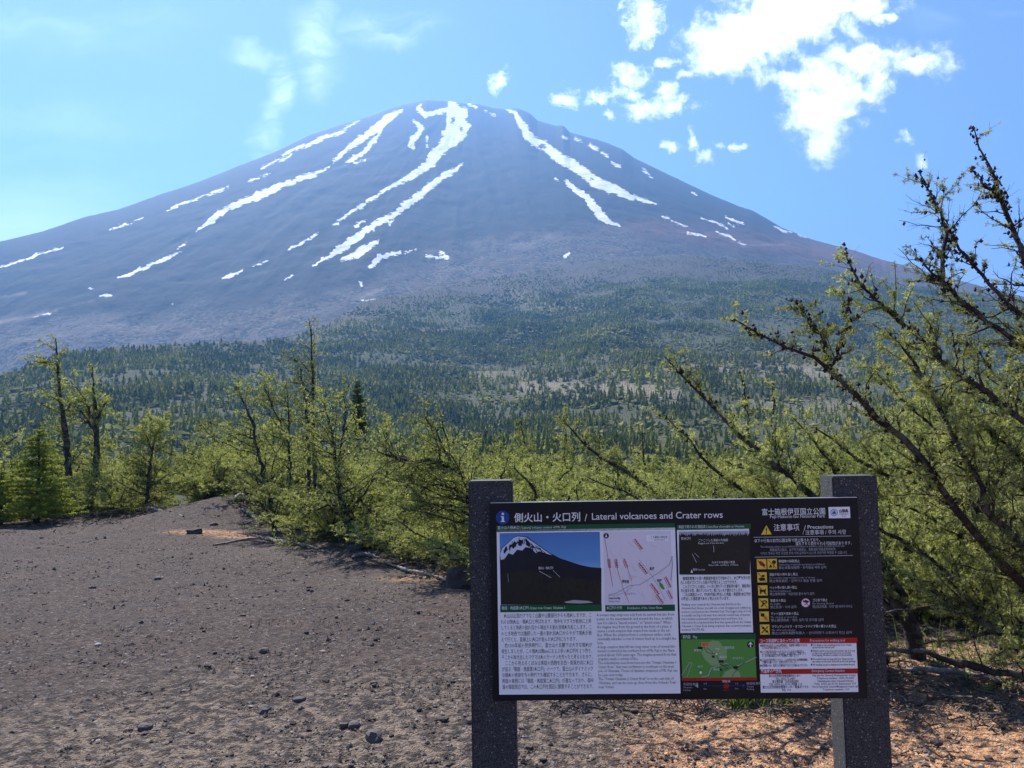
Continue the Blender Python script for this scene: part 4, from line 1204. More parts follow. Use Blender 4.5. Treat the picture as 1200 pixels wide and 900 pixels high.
M_SPRUCE = leaf_mat('spruce_needles', (0.020, 0.045, 0.014), (0.055, 0.105, 0.025), 0.3)
print('fir', fir_tree('fir_tree', 'bushy young yellow-green fir at the left end of the thicket', 46, 497, None, 18.6, 1, M_FIR_NEAR, .44),
      fir_tree('spruce_tree', 'dark green spruce standing above the thicket right of the pole larch', 419, 445, 512, 27, 2, M_SPRUCE, .20, 22))
fir_tree('fir_tree', 'small dense fir at the left edge of the thicket', 2, 548, None, 18.2, 3, M_FIR_NEAR, .4, 18)
# ---------------------------------------------------------------- the information board
import bmesh
BX, BY, BYAW = -0.0827, 2.7656, -0.0345
BTOP, BH, BW = 1.4019, 0.6629, 1.25
sign = empty('information_board', (BX, BY, 0)); sign.rotation_euler = (0, 0, BYAW)
tag(sign, 'black bilingual information board about lateral volcanoes, mounted on two granite posts', 'sign')
bc, bs = math.cos(BYAW), math.sin(BYAW)
BPL = np.array([BX, BY, 0]) + np.array([-bs, bc, 0]) * -0.02


def bp_(px, py):
    """board coordinates (along, up) of a photo pixel"""
    d = ray(px, py); n = np.array([-bs, bc, 0])
    t = ((BPL - EYE) @ n) / (d @ n)
    P = EYE + d * t - BPL
    return P[0] * bc + P[1] * bs, P[2]


def box_mesh(name, x0, x1, y0, y1, z0, z1, mat, bev=0.0, seg=2):
    bm = bmesh.new()
    bmesh.ops.create_cube(bm, size=1)
    for v in bm.verts:
        v.co = Vector(((x0 + x1) / 2 + v.co.x * (x1 - x0), (y0 + y1) / 2 + v.co.y * (y1 - y0), (z0 + z1) / 2 + v.co.z * (z1 - z0)))
    if bev: bmesh.ops.bevel(bm, geom=bm.edges[:], offset=bev, segments=seg, affect='EDGES')
    me = bpy.data.meshes.new(name); bm.to_mesh(me); bm.free(); me.materials.append(mat)
    return me


m, T = new_mat('speckled_granite')
pos = T.new('ShaderNodeTexCoord').outputs['Object']
v1 = T.new('ShaderNodeTexVoronoi', {'Vector': pos, 'Scale': 520.0}, feature='F1'); v2 = T.new('ShaderNodeTexVoronoi', {'Vector': pos, 'Scale': 260.0}, feature='F1')
q1 = T.new('ShaderNodeSeparateColor', {0: v1.outputs['Color']}).outputs[0]; q2 = T.new('ShaderNodeSeparateColor', {0: v2.outputs['Color']}).outputs[1]
c = T.mix(T.step(q1, 0.3, 0.9), (0.014, 0.0145, 0.017), (0.085, 0.085, 0.09))
c = T.mix(T.m('GREATER_THAN', q2, 0.982), c, (0.20, 0.20, 0.20))
c = T.mix(T.m('MULTIPLY', T.step(T.noise(pos, 6.0, 5.0, .7), .5, .8), .35), c, (0.05, 0.047, 0.042))
bpn = T.new('ShaderNodeBump', {'Height': T.m('ADD', q1, T.noise(pos, 160.0, 3.0, .7)), 'Strength': 0.5, 'Distance': 0.0015})
p = T.new('ShaderNodeBsdfPrincipled', {'Base Color': c, 'Roughness': 0.75, 'Specular IOR Level': 0.35, 'Normal': bpn.outputs[0]})
T.new('ShaderNodeOutputMaterial', {0: p.outputs[0]})
M_GRANITE = m
for x0, x1, zt in ((-0.0761, 0.0761, 1.4781), (1.1753, 1.3275, 1.4747)):
    zb = float(ground_z(BX + x0, BY)) - .3
    obj('post', box_mesh('post', x0, x1, 0.0, 0.123, zb, zt, M_GRANITE, .004), sign)


def print_mat(name, col, rough=0.42):
    m, T = new_mat(name)
    pos = T.new('ShaderNodeTexCoord').outputs['Object']
    f = T.noise(pos, 7.0, 5.0, .65); g = T.noise(pos, 140.0, 3.0, .7)
    c = T.mix(T.m('MULTIPLY', T.step(f, .45, .8), .10), col, tuple(.5 * x + .5 * .20 for x in col))
    r = T.m('ADD', rough, T.m('MULTIPLY', T.m('SUBTRACT', T.m('ADD', T.m('MULTIPLY', g, .5), f), .75), .5))
    p = T.new('ShaderNodeBsdfPrincipled', {'Base Color': c, 'Roughness': r, 'Specular IOR Level': 0.18})
    T.new('ShaderNodeOutputMaterial', {0: p.outputs[0]})
    return m


K_BOARD = print_mat('board_black', (0.007, 0.008, 0.012), 0.4)
K_WHITE = print_mat('print_white', (0.90, 0.90, 0.91)); K_TXT = print_mat('print_ink', (0.02, 0.02, 0.025)); K_WTXT = print_mat('print_white_letters', (0.80, 0.80, 0.78))
K_GREEN = print_mat('print_dark_green', (0.010, 0.10, 0.035)); K_MAP = print_mat('print_map_green', (0.10, 0.30, 0.055)); K_MAP2 = print_mat('print_light_green', (0.26, 0.42, 0.17))
K_RED = print_mat('print_red', (0.42, 0.02, 0.02)); K_YEL = print_mat('print_yellow', (0.85, 0.58, 0.06)); K_BLUE = print_mat('print_blue', (0.015, 0.06, 0.26)); K_NAVY = print_mat('print_night_rock', (0.012, 0.014, 0.022))
K_PINK = print_mat('print_pale_pink', (0.80, 0.74, 0.80)); K_SNOW = print_mat('print_snow', (0.62, 0.68, 0.80)); K_GREY = print_mat('print_grey', (0.35, 0.35, 0.36)); K_ORG = print_mat('print_orange', (0.75, 0.30, 0.10)); K_WOOD = print_mat('print_forest_dark', (0.022, 0.022, 0.018))
K_GREYL = print_mat('print_grey_letters', (0.40, 0.42, 0.45))
board = obj('board', box_mesh('board', 0.0, BW, -0.0200, -0.0015, BTOP - BH, BTOP, K_BOARD, .0015, 1), sign)
edge_m = simple_mat('aluminium_edge', (0.55, 0.56, 0.58), 0.35, 0.5, metal=1.0)
obj('edge_strip', box_mesh('edge_strip', 0.002, BW - .002, -0.0185, -0.003, BTOP + .0003, BTOP + .0022, edge_m), sign)
LAY = [0]


class Sheet:
    """flat print collected per material and built as one mesh part"""
    def __init__(s, name, parent, kind=None):
        s.name, s.parent, s.P = name, parent, []
    def poly(s, pts, mat, lay, px=True):
        q = [bp_(*p_) if px else p_ for p_ in pts]
        s.P.append((np.array([(a, -0.0204 - 0.0005 * lay, z) for a, z in q]), None, mat))
        return s
    def rect(s, x0, y0, x1, y1, mat, lay):
        a0, z0 = bp_(x0, y0); a1, z1 = bp_(x1, y1)
        return s.poly([(a0, z0), (a1, z0), (a1, z1), (a0, z1)], mat, lay, False)
    def disc(s, cx, cy, rx, ry, mat, lay, n=20):
        return s.poly([(cx + rx * math.cos(t), cy + ry * math.sin(t)) for t in np.linspace(0, 2 * math.pi, n + 1)[:-1]], mat, lay)
    def line(s, pts, w, mat, lay):
        for (x0, y0), (x1, y1) in zip(pts[:-1], pts[1:]):
            L = math.hypot(x1 - x0, y1 - y0) or 1; nx, ny = -(y1 - y0) / L * w / 2, (x1 - x0) / L * w / 2
            ex, ey = (x1 - x0) / L * w * .2, (y1 - y0) / L * w * .2
            s.poly([(x0 + nx - ex, y0 + ny - ey), (x1 + nx + ex, y1 + ny + ey), (x1 - nx + ex, y1 - ny + ey), (x0 - nx - ex, y0 - ny - ey)], mat, lay)
            lay += .01
        return s
    def text(s, st, x0, y, size, mat, lay, x1=None, bold=0.0, res=1, xr=None, xc=None):
        """x0 start px, y baseline px, size px of an em; squeezed to end at x1"""
        cu = bpy.data.curves.new('t', 'FONT'); cu.body = st; cu.size = 1.0; cu.resolution_u = res; cu.offset = bold
        o = bpy.data.objects.new('t', cu)
        me = bpy.data.meshes.new_from_object(o)
        n = len(me.vertices)
        if not n: return s
        co = np.empty(n * 3); me.vertices.foreach_get('co', co); co = co.reshape(-1, 3)
        fc = [tuple(p_.vertices) for p_ in me.polygons]
        bpy.data.objects.remove(o); bpy.data.curves.remove(cu); bpy.data.meshes.remove(me)
        w = co[:, 0].max(); k = size * 0.00297; kx = k
        xa = x0 if x0 is not None else (xr if xr is not None else xc)
        a0, z0 = bp_(xa, y)
        if x1 is not None: kx = (bp_(x1, y)[0] - a0) / w
        if x0 is None and xr is not None: a0 = a0 - w * kx
        if x0 is None and xc is not None: a0 = a0 - w * kx / 2
        V = np.stack([a0 + co[:, 0] * kx, np.full(n, -0.0204 - 0.0005 * lay), z0 + co[:, 1] * k], -1)
        s.P.append((V, fc, mat))
        return s
    def build(s):
        V, F, MI, mats, off = [], [], [], [], 0
        for v, f, mat in s.P:
            if mat not in mats: mats.append(mat)
            mi = mats.index(mat)
            if f is None: f = [tuple(range(len(v)))]
            # face the reader
            for q in f:
                a, b, c_ = v[q[0]], v[q[1]], v[q[2]]
                F.append(tuple(i + off for i in q)); MI.append(mi)
            V.append(v); off += len(v)
        me = bpy.data.meshes.new(s.name)
        me.from_pydata(np.concatenate(V).tolist(), [], F)
        for mt in mats: me.materials.append(mt)
        me.polygons.foreach_set('material_index', MI); me.update()
        return obj(s.name, me, s.parent)


# header
h = Sheet('title_lettering', board)
h.text('側火山・火口列', 602.5, 611, 11.4, K_WTXT, 1, x1=680, bold=.012, res=3).text('/', 685, 610.5, 11.5, K_WTXT, 1, res=3)
h.text('Lateral volcanoes and Crater rows', 693, 609, 10.8, K_WTXT, 1, x1=847, bold=.004, res=3); h.build()
i_ = Sheet('info_symbol', board); i_.disc(589, 606.5, 8.0, 8.2, K_BLUE, 1, 28).disc(589.3, 602.2, 1.5, 1.5, K_WTXT, 2)
i_.rect(588, 605, 590.6, 611, K_WTXT, 2).rect(587, 604.9, 589, 606.0, K_WTXT, 2.2).rect(586.8, 610.6, 591.8, 611.6, K_WTXT, 2.2); i_.build()
# panel one
p1 = Sheet('panel', board).rect(582, 621.2, 797.5, 812.5, K_WHITE, 1).build()
s1 = Sheet('caption_strip', board).rect(581.6, 616, 791, 620.6, K_GREEN, 1)
s1.text('富士山の側火口 / Lateral volcanic craters of Mt. Fuji', 583, 620, 4.0, K_WTXT, 2, x1=663); s1.build()

m, T = new_mat('print_picture_sky')
zc = T.new('ShaderNodeSeparateXYZ', {0: T.new('ShaderNodeTexCoord').outputs['Generated']}).outputs[2]
c = T.ramp(zc, [(0.3, (0.42, 0.62, 0.78)), (0.65, (0.10, 0.30, 0.62)), (1.0, (0.06, 0.20, 0.50))])
p = T.new('ShaderNodeBsdfPrincipled', {'Base Color': c, 'Roughness': 0.4})
T.new('ShaderNodeOutputMaterial', {0: p.outputs[0]}); K_PSKY = m
pic = Sheet('picture', p1).rect(585.5, 624.8, 705, 708.6, K_PSKY, 2)
pic.poly([(585.6, 650), (588, 642), (595, 636), (602, 629.5), (607, 627.6), (612, 628.5), (618, 629), (626, 635), (633, 640), (643, 647), (656, 654), (668, 658), (680, 662), (692, 664.5), (704.8, 665.5), (704.6, 708.5), (587, 708.5)], K_NAVY, 3)
pic.poly([(586, 650), (588.5, 642.5), (595, 636.8), (602, 630.2), (607, 628.4), (617, 629.8), (625, 635.5), (633, 641), (640, 646), (647, 650.5), (640, 648.5), (632, 646), (628, 648), (622, 642), (616, 641), (612, 645), (606, 644), (601, 650), (596, 648), (591, 655), (587, 656)], K_SNOW, 4)
for _ in range(46):
    t = RNG.uniform(0, 1); x0 = 592 + 44 * t; y0 = np.interp(x0, [586, 595, 607, 617, 633, 647], [648, 637, 628.5, 630, 641, 650.5]) + RNG.uniform(.4, 7)
    dx = (x0 - 609) * RNG.uniform(.1, .22); L = RNG.uniform(2, 6.5); w = RNG.uniform(.3, .9)
    pic.poly([(x0 - w, y0), (x0 + w * .6, y0 + .3), (x0 + dx + w, y0 + L), (x0 + dx - .2, y0 + L + .8)], K_NAVY, 5 + _ * .01)
for q in ([(598, 640), (603, 634), (606, 637), (602, 643)], [(608, 632), (613, 633), (611, 640), (607, 639)], [(617, 634), (622, 637), (620, 641), (616, 638)], [(590, 645), (594, 641), (595, 644), (591, 649)], [(603, 648), (610, 646), (614, 651), (606, 653)]): pic.poly(q, K_NAVY, 5)
pic.poly([(587, 672), (620, 668), (660, 676), (704, 680), (704.6, 708), (587, 708)], K_WOOD, 4)
g = np.random.default_rng(8)
for _ in range(60):
    x = g.uniform(590, 700); yb = g.uniform(676, 702); hh = g.uniform(3, 7)
    pic.poly([(x - 1.0, yb), (x + 1.0, yb), (x, yb - hh)], K_NAVY, 4.6)
pic.poly([(661, 705.2), (672, 703), (690, 704), (695, 706), (680, 707), (664, 706.4)], K_GREYL, 5)
pic.text('側火山・噴火口列', 631, 667, 3.6, K_WTXT, 5, x1=648).line([(632, 669), (646, 677)], .35, K_WTXT, 5).line([(648, 668), (656, 676)], .3, K_WTXT, 5.2).line([(595, 672), (596, 682)], .3, K_GREYL, 5.2)
pic.rect(586.2, 708.9, 705.2, 716.2, K_GREEN, 3).text('御庭・奥庭第1火口列 Crater row Ontani, Okuniwa 1', 588, 714.2, 4.4, K_WTXT, 4, x1=662)
pic.build()
mp = Sheet('map', p1).rect(706.6, 623.4, 788.8, 708, K_PINK, 2)
g = np.random.default_rng(3)
for _ in range(34):      # faint contour scribbles
    x, y = g.uniform(709, 780), g.uniform(628, 700); a = g.uniform(.6, 1.6); q = [(x, y)]
    for k in range(5):
        a += g.normal(0, .35); x += math.cos(a) * 2.2; y += math.sin(a) * 2.2
        q.append((min(max(x, 708), 788), min(max(y, 625), 707)))
    mp.line(q, .22, K_GREYL if _ % 3 else K_ORG, 2.4)
mp.disc(710.3, 627.8, 3.2, 3.2, K_TXT, 3).poly([(710.3, 625.2), (709, 629.5), (711.6, 629.5)], K_WTXT, 4)
mp.rect(757, 627, 783.5, 634.4, K_WHITE, 3).text('この看板の現在地', 762, 630.8, 3.4, K_TXT, 4, x1=782).text('Current location', 766, 633.4, 2.4, K_TXT, 4, x1=779)
mp.line([(708.5, 631), (711, 645), (714, 665), (718, 687)], .5, K_RED, 3).line([(721, 658), (726, 676), (731, 692), (737, 706)], .45, K_RED, 3.1).line([(731, 654), (736, 668), (740, 680)], .45, K_RED, 3.2).line([(749, 656), (763, 673), (772, 688), (779, 702)], .45, K_GREY, 3.3)
for x, y, L, t in [(714, 655, 10, 1.45), (722, 655, 10, 1.4), (732, 656, 9, 1.2), (744, 632, 14, .92), (749, 660, 15, .9), (763, 684, 15, .92), (780, 676, 13, 1.1), (770, 697, 12, .95), (783, 692, 10, 1.1)]:
    dx, dy = math.cos(t), math.sin(t)
    mp.line([(x, y), (x + dx * L, y + dy * L)], 1.7, K_RED, 3.4).line([(x - dy * 2.2, y + dx * 2.2), (x - dy * 2.2 + dx * L, y + dx * 2.2 + dy * L)], .5, K_RED, 3.5)
    for k in range(5): mp.disc(x + dx * L * (k + .5) / 5, y + dy * L * (k + .5) / 5, .55, .55, K_PINK, 3.7, 6)
mp.line([(713, 697), (722, 695), (731, 690), (738, 686), (750, 685), (758, 680), (767, 674), (776, 668), (784, 662), (788, 652)], .7, K_GREY, 3.6).line([(713, 698), (724, 697), (733, 694), (742, 686)], .5, K_GREY, 3.6)
mp.line([(787, 652), (788, 662), (786, 680)], .9, K_GREY, 3.6)
mp.text('第1火口列', 712, 683, 4, K_TXT, 4, x1=0 or 737, bold=.02) if False else None
mp.text('御中道', 729, 683, 4.0, K_TXT, 4, x1=737, bold=.02).text('奥庭', 761, 668, 4.0, K_TXT, 4, x1=767, bold=.02).text('スバルライン', 732, 697, 3.2, K_TXT, 4, x1=745).text('御庭', 770, 682, 4.0, K_TXT, 4, x1=776, bold=.02)
mp.text('Crater Row Map', 713, 702, 3.4, K_TXT, 4, x1=727, bold=.02).text('Okuniwa, Ontani', 713, 705.5, 2.8, K_TXT, 4, x1=726)
mp.poly([(772, 682), (776, 684), (779, 690), (777, 691), (773, 687)], K_MAP, 3.9)
mp.rect(709.2, 709.2, 791, 715.8, K_GREEN, 3).text('火口列の分布', 711, 713.9, 4.4, K_WTXT, 4, x1=729).text('Distribution of the Crater Rows', 735, 713.7, 4.0, K_WTXT, 4, x1=776)
mp.build()
JP1 = ['　火山は山頂だけでなく山腹や山麓部分からも噴火しますが、こ', 'れらは側火山・側火口と呼ばれます。地中をマグマが板状に上昇', 'してくると地表の割れ目から噴出する割れ目噴火を起こします。こ',
       'のとき地表では連続した一連の割れ目火口からやがて噴火が衰', 'えて行くと、直線上に火口が並んだ火口列になります。', '　約1300年前の奈良時代に、富士山の北麓では大きな噴火が',
       '発生しましたが、この噴火は数kmにおよぶ長い火口列を２つ作り、', 'そこから吹き出したマグマは火のカーテンを作ったと考えられます。', '　ここから見えるくぼみは奥庭の西側を北西－南東方向に火口', 'が並ぶ「御庭・奥庭第1火口列」の一つで、富士山のダイナミック',
       'な噴火の痕跡を今の時代でも確認することができます。さらに、', '奥庭の東側には「御庭・奥庭第二火口列」が連なっており、御中', '道の御庭周辺では、この火口列を間近に観察することができます。']
EN1 = ['A volcano may erupt not only from its summit but also from', 'points on the mountainside and around the base, in which', 'case it is called a "lateral volcano," or "lateral crater". When', 'the magma rises from the ground in the form of a plate, it',
       'causes a crack eruption that erupts from cracks to the sur-', 'face. When the eruption from a continuous surface crack', 'eventually subsides, a row of craters lined up in a straight line', 'form.', 'A large eruption that left two long crater rows of several kilo-',
       'meters occurred at the northern foot of Mt. Fuji in the Nara-', 'period about 1300 years ago. The magma spewed from that', 'eruption made a curtain of fire.', 'The indentations seen from here are the "Ontani Okuniwa 1', 'Crater Row," that runs northwest to southeast on the west',
       'side of Okuniwa. Traces of dynamic eruptions of Mt. Fuji can', 'be seen even today.', 'The "Ontani Okuniwa 2 Crater Row" is on the east side of', 'Okuniwa, and can be seen up close from the Ochudo Trail', 'near Ontani.']
tx = Sheet('lettering', p1)
ends = [693, 693, 693, 693.5, 676, 694, 694, 694.5, 694.5, 695, 694, 695.5, 695.5]
for k, (l, e) in enumerate(zip(JP1, ends)):
    x0 = 586.6 + k * .17
    tx.text(l, x0, 724 + k * 6.93, 5.75, K_TXT, 2, x1=e)
wds = [790, 788, 786, 787, 786, 786, 792.5, 707, 792, 791, 792.5, 748, 792, 790, 793.5, 730, 789.5, 791.5, 720]
for k, (l, e) in enumerate(zip(EN1, wds)):
    tx.text(l, 699.2 + k * .13, 722.2 + k * 4.68, 4.6, K_TXT, 2, x1=e)
tx.build()
# panel two
p2 = Sheet('panel', board).rect(793.2, 620.4, 882.5, 741, K_WHITE, 1).build()
Sheet('caption_strip', board).rect(793, 615, 880, 620, K_GREEN, 1).text('奥庭で見られる溶岩流 / Lava flow observable at Okuniwa', 795, 619, 4, K_WTXT, 2, x1=872).build()
pc = Sheet('picture', p2).rect(795.5, 623, 879, 673, K_GREYL, 2)
zg = [(795.6, 627)]; x = 796
g = np.random.default_rng(5)
while x < 878:
    zg += [(x + .6, 624.4 + g.uniform(-.8, 1.8)), (x + 1.3, 627.5 + g.uniform(-1, 1))]; x += g.uniform(1.6, 2.6)
pc.poly(zg + [(878.8, 628), (879, 673), (796, 673)], K_WOOD, 3)
for _ in range(70):
    x = g.uniform(798, 876); y = g.uniform(634, 671); pc.disc(x, y, g.uniform(.5, 2.2), g.uniform(.3, .8), K_NAVY if _ % 3 else print_mat('print_dim_rock', (0.05, 0.045, 0.04)) if _ == 0 else K_NAVY, 3.4, 7)
pc.text('第1火口列', 798, 632.3, 3.4, K_WTXT, 4, x1=809).text('ごつごつした溶岩の先端部', 818, 634.5, 3.4, K_WTXT, 4, x1=853).text('Rugged end of the lava flow', 818, 637.5, 2.8, K_WTXT, 4, x1=848)
pc.line([(836, 639), (836.5, 647)], .35, K_WTXT, 4).line([(811, 649), (816, 659)], .6, K_GREYL, 4).line([(814, 648), (819, 653)], .5, K_GREYL, 4.2)
pc.text('なめらかな溶岩の表面', 834, 660.2, 3.2, K_WTXT, 4, x1=861).text('Smooth surface of lava', 830, 663, 2.6, K_WTXT, 4, x1=865).text('現在地 You are here', 812, 668.5, 3.0, K_WTXT, 4, x1=826).poly([(809, 671), (812, 671), (810.5, 667)], K_WTXT, 4)
pc.build()
JP2 = ['　御庭駐車場から西へ奥庭遊歩道を行き始めると、火口壁を作る凹', '凸した岩がゴツゴツした岩の列が見えることができます。', '　このゴツゴツした岩は、いっきに流れ下った溶岩流の端で、溶岩流は', '冷え固まる際、流れていたので、厚くなったり割れたりします。',
       '　これは奥庭ロッジ、770年代頃に噴出した奥庭・奥庭第1火口列か', 'ら噴出した溶岩流であると考えられています。']
EN2 = ['Walking west towards the Okuniwa lava field from the', 'Okuniwa Rest House, you will see a row of rugged and cobbled up', 'scoria to scoria across the Okuniwa Trail. This rugged strip of rock', 'is actually one big rock mass that extends several tens of meters', 'but is hidden underneath vegetation here and there. It is',
       'believed to be a hardened lava flow that spewed from the Ontani', 'Okuniwa 1 Crater Row during eruptions that occurred sometime', 'between 700-770 AD.']
tx = Sheet('lettering', p2)
for k, (l, e) in enumerate(zip(JP2, [879, 864, 879.5, 871, 880, 855])): tx.text(l, 797.3 + k * .12, 679.6 + k * 4.75, 4.3, K_TXT, 2, x1=e, bold=.012)
for k, (l, e) in enumerate(zip(EN2, [868, 880, 880, 879, 870, 880, 880.5, 826])): tx.text(l, 798.3 + k * .12, 709.8 + k * 4.2, 3.8, K_TXT, 2, x1=e)
tx.build()
# trail map
tm = Sheet('trail_map', board).rect(798, 749.2, 886.4, 793.8, K_MAP, 1).rect(797.9, 743.3, 885.8, 749.2, K_GREEN, 1).text('案内図　Map', 800, 748, 4.4, K_WTXT, 2, x1=817)
tm.rect(799.2, 794.2, 886.9, 797.2, K_RED, 1)
tm.poly([(826, 755), (834, 750.5), (842, 751), (847, 757), (852, 760), (851, 772), (842, 779), (834, 780), (826, 773), (822, 765)], K_MAP2, 2).poly([(850, 787), (858, 783), (866, 787), (868, 793.5), (846, 793.5)], K_MAP2, 2)
tm.line([(822, 793.5), (830, 791.5), (833, 783), (843, 779.5), (851, 777.5), (860, 781.5), (868, 778.5), (886, 770)], 1.0, K_GREYL, 2.5)
tm.line([(799, 791), (808, 776), (811, 777), (805, 793)], .6, K_GREYL, 2.5)
tm.line([(825, 758), (828, 764), (833, 766), (839, 766), (841, 772), (844, 778), (853, 783), (846, 786), (844, 792)], .55, K_TXT, 3).line([(828, 759), (833, 763), (836, 766)], .5, K_TXT, 3).line([(844, 779), (856, 779), (862, 783), (873, 776)], .7, K_TXT, 3.2).line([(865, 784), (860, 788), (858, 793)], .5, K_TXT, 3.2)
tm.rect(821.5, 752.6, 831.5, 757.6, K_ORG, 3).text('奥庭荘', 823, 756.6, 3.4, K_RED, 4, x1=830, bold=.02).rect(817.5, 757.8, 823, 760.6, K_TXT, 3).rect(834, 768, 837.5, 770.6, K_TXT, 3).rect(842, 773.4, 848, 776.4, K_TXT, 3).disc(862, 782, 3, 2, K_TXT, 3).disc(844.5, 784.5, 1.5, 1.5, K_TXT, 3).disc(839.3, 766.3, 1, 1, K_WHITE, 4).disc(821, 788, 1.3, 1.6, K_WHITE, 3)
tm.text('天狗岩', 838, 761.5, 2.8, K_WTXT, 3, x1=843).text('奥庭自然公園', 849, 759.8, 3, K_WTXT, 3, x1=860).text('御庭遊歩道', 843, 771, 3, K_WTXT, 3, x1=852).text('スバルライン', 858, 772.3, 3, K_WTXT, 3, x1=872).text('展望台', 813, 763, 2.8, K_WTXT, 3, x1=822).text('火口列', 817.5, 782, 2.8, K_WTXT, 3, x1=823).text('御中道', 836, 785.5, 2.8, K_WTXT, 3, x1=843)
tm.disc(879.3, 755.2, 4.0, 4.0, K_TXT, 3).poly([(879.3, 751.7), (876.4, 755.4), (878.8, 754.8), (878.6, 758.5), (880.1, 758.5), (879.9, 754.8), (882.2, 755.4)], K_WTXT, 4)
tm.build()
ds = Sheet('distance_scale', board).line([(817, 803.8), (872, 803.2)], .45, K_BLUE, 1).poly([(814, 803.6), (818, 801.2), (818, 806)], K_GREYL, 1.5).poly([(874, 803.2), (870, 801), (870, 805.4)], K_BLUE, 1.5).disc(851, 803.5, 3.2, 3.2, K_RED, 2).disc(851, 803.5, 2.2, 2.2, K_BOARD, 2.5).disc(851, 803.5, 1.5, 1.5, K_RED, 3)
ds.text('現在地', None, 799.6, 3, K_WTXT, 2, xc=851).text('Here', None, 809.6, 3, K_RED, 2, xc=851)
for l, x, y, s_ in [('奥庭駐車場', 800.5, 803, 3.4), ('Okuniwa', 800.5, 806.4, 2.8), ('Parking', 800.5, 809.6, 2.8), ('御庭駐車場', 874.5, 802.2, 3.4), ('Ontani', 875, 805.4, 2.8), ('Parking', 875, 808.4, 2.8), ('0.4', 824.5, 802, 2.8), ('km', 824.5, 808, 2.8), ('0.3', 861.5, 802, 2.8), ('km', 861.5, 807.6, 2.8)]: ds.text(l, x, y, s_, K_GREYL, 2)
ds.build()
# right column heading
rt = Sheet('park_lettering', board).text('富士箱根伊豆国立公園', 892.5, 603.2, 8.2, K_WTXT, 1, x1=967, bold=.006, res=3).text('Fuji-Hakone-Izu National Park', 902, 607.2, 5.2, K_WTXT, 1, x1=967, res=2)
rt.text('注意事項', 906.5, 621.4, 8.4, K_WTXT, 1, x1=937, bold=.006, res=3).text('/', 942, 621.4, 8, K_WTXT, 1).text('Precautions', 946, 619.6, 5.8, K_WTXT, 1, x1=976.5, bold=.006, res=2).text('/ 注意事項 / 주의 사항', 940.5, 626.2, 5.8, K_WTXT, 1, x1=991.5, res=2)
rt.line([(883, 629.6), (997, 628)], .7, K_GREYL, 1).line([(884.5, 652.9), (999.3, 650.8)], .7, K_GREYL, 1)
rt.text('以下の行為は自然公園法等で禁止等されており、', 883.8, 635.4, 4.4, K_WTXT, 1, x1=961).text('違反すると罰せられる可能性があります。', 932, 638.8, 4.4, K_WTXT, 1, x1=998)
rt.text('The following activities are prohibited and subject to penalties under the Natural Parks Law.', 891, 641.9, 3.2, K_GREYL, 1, x1=990).text('根据自然公园法，以下行为被禁止，如有违反可能会受到处罚。', 902, 645.8, 3.6, K_GREYL, 1, x1=980).text('이하의 행위는 자연 공원법 등에 의해 금지되어 있으며 위반하면 처벌될 수 있습니다.', 891, 650, 3.6, K_GREYL, 1, x1=993)
rt.build()
lg = Sheet('logo_plate', board).rect(970.6, 594.2, 996.4, 607, K_WHITE, 1)
for r_, mt, ly in ((4.2, K_BLUE, 2), (3.6, K_WHITE, 2.5), (2.6, K_BLUE, 3), (2.1, K_WHITE, 3.5)): lg.disc(977.3, 600.6, r_, r_, mt, ly)
lg.poly([(974.7, 602), (977.3, 598.2), (979.9, 602)], K_BLUE, 4).text('山梨県', 983, 600.4, 4.2, K_TXT, 2, x1=994, bold=.03).text('YAMANASHI', 983, 603.2, 2.4, K_TXT, 2, x1=994).text('Pref.', None, 605.6, 2.4, K_TXT, 2, xc=989); lg.build()
wt = Sheet('warning_triangle', board).poly([(898, 615.4), (891.8, 626.6), (904.2, 626.2)], K_YEL, 1).poly([(897.2, 618.6), (898.8, 618.6), (898.4, 623), (897.6, 623)], K_TXT, 2).disc(898, 624.6, .8, .8, K_TXT, 2); wt.build()
ICON = [(886.6, 655.2), (899.0, 655.0), (887.2, 670.6), (888.0, 686), (888.8, 701.2), (889.6, 716.6), (890.4, 731.8)]
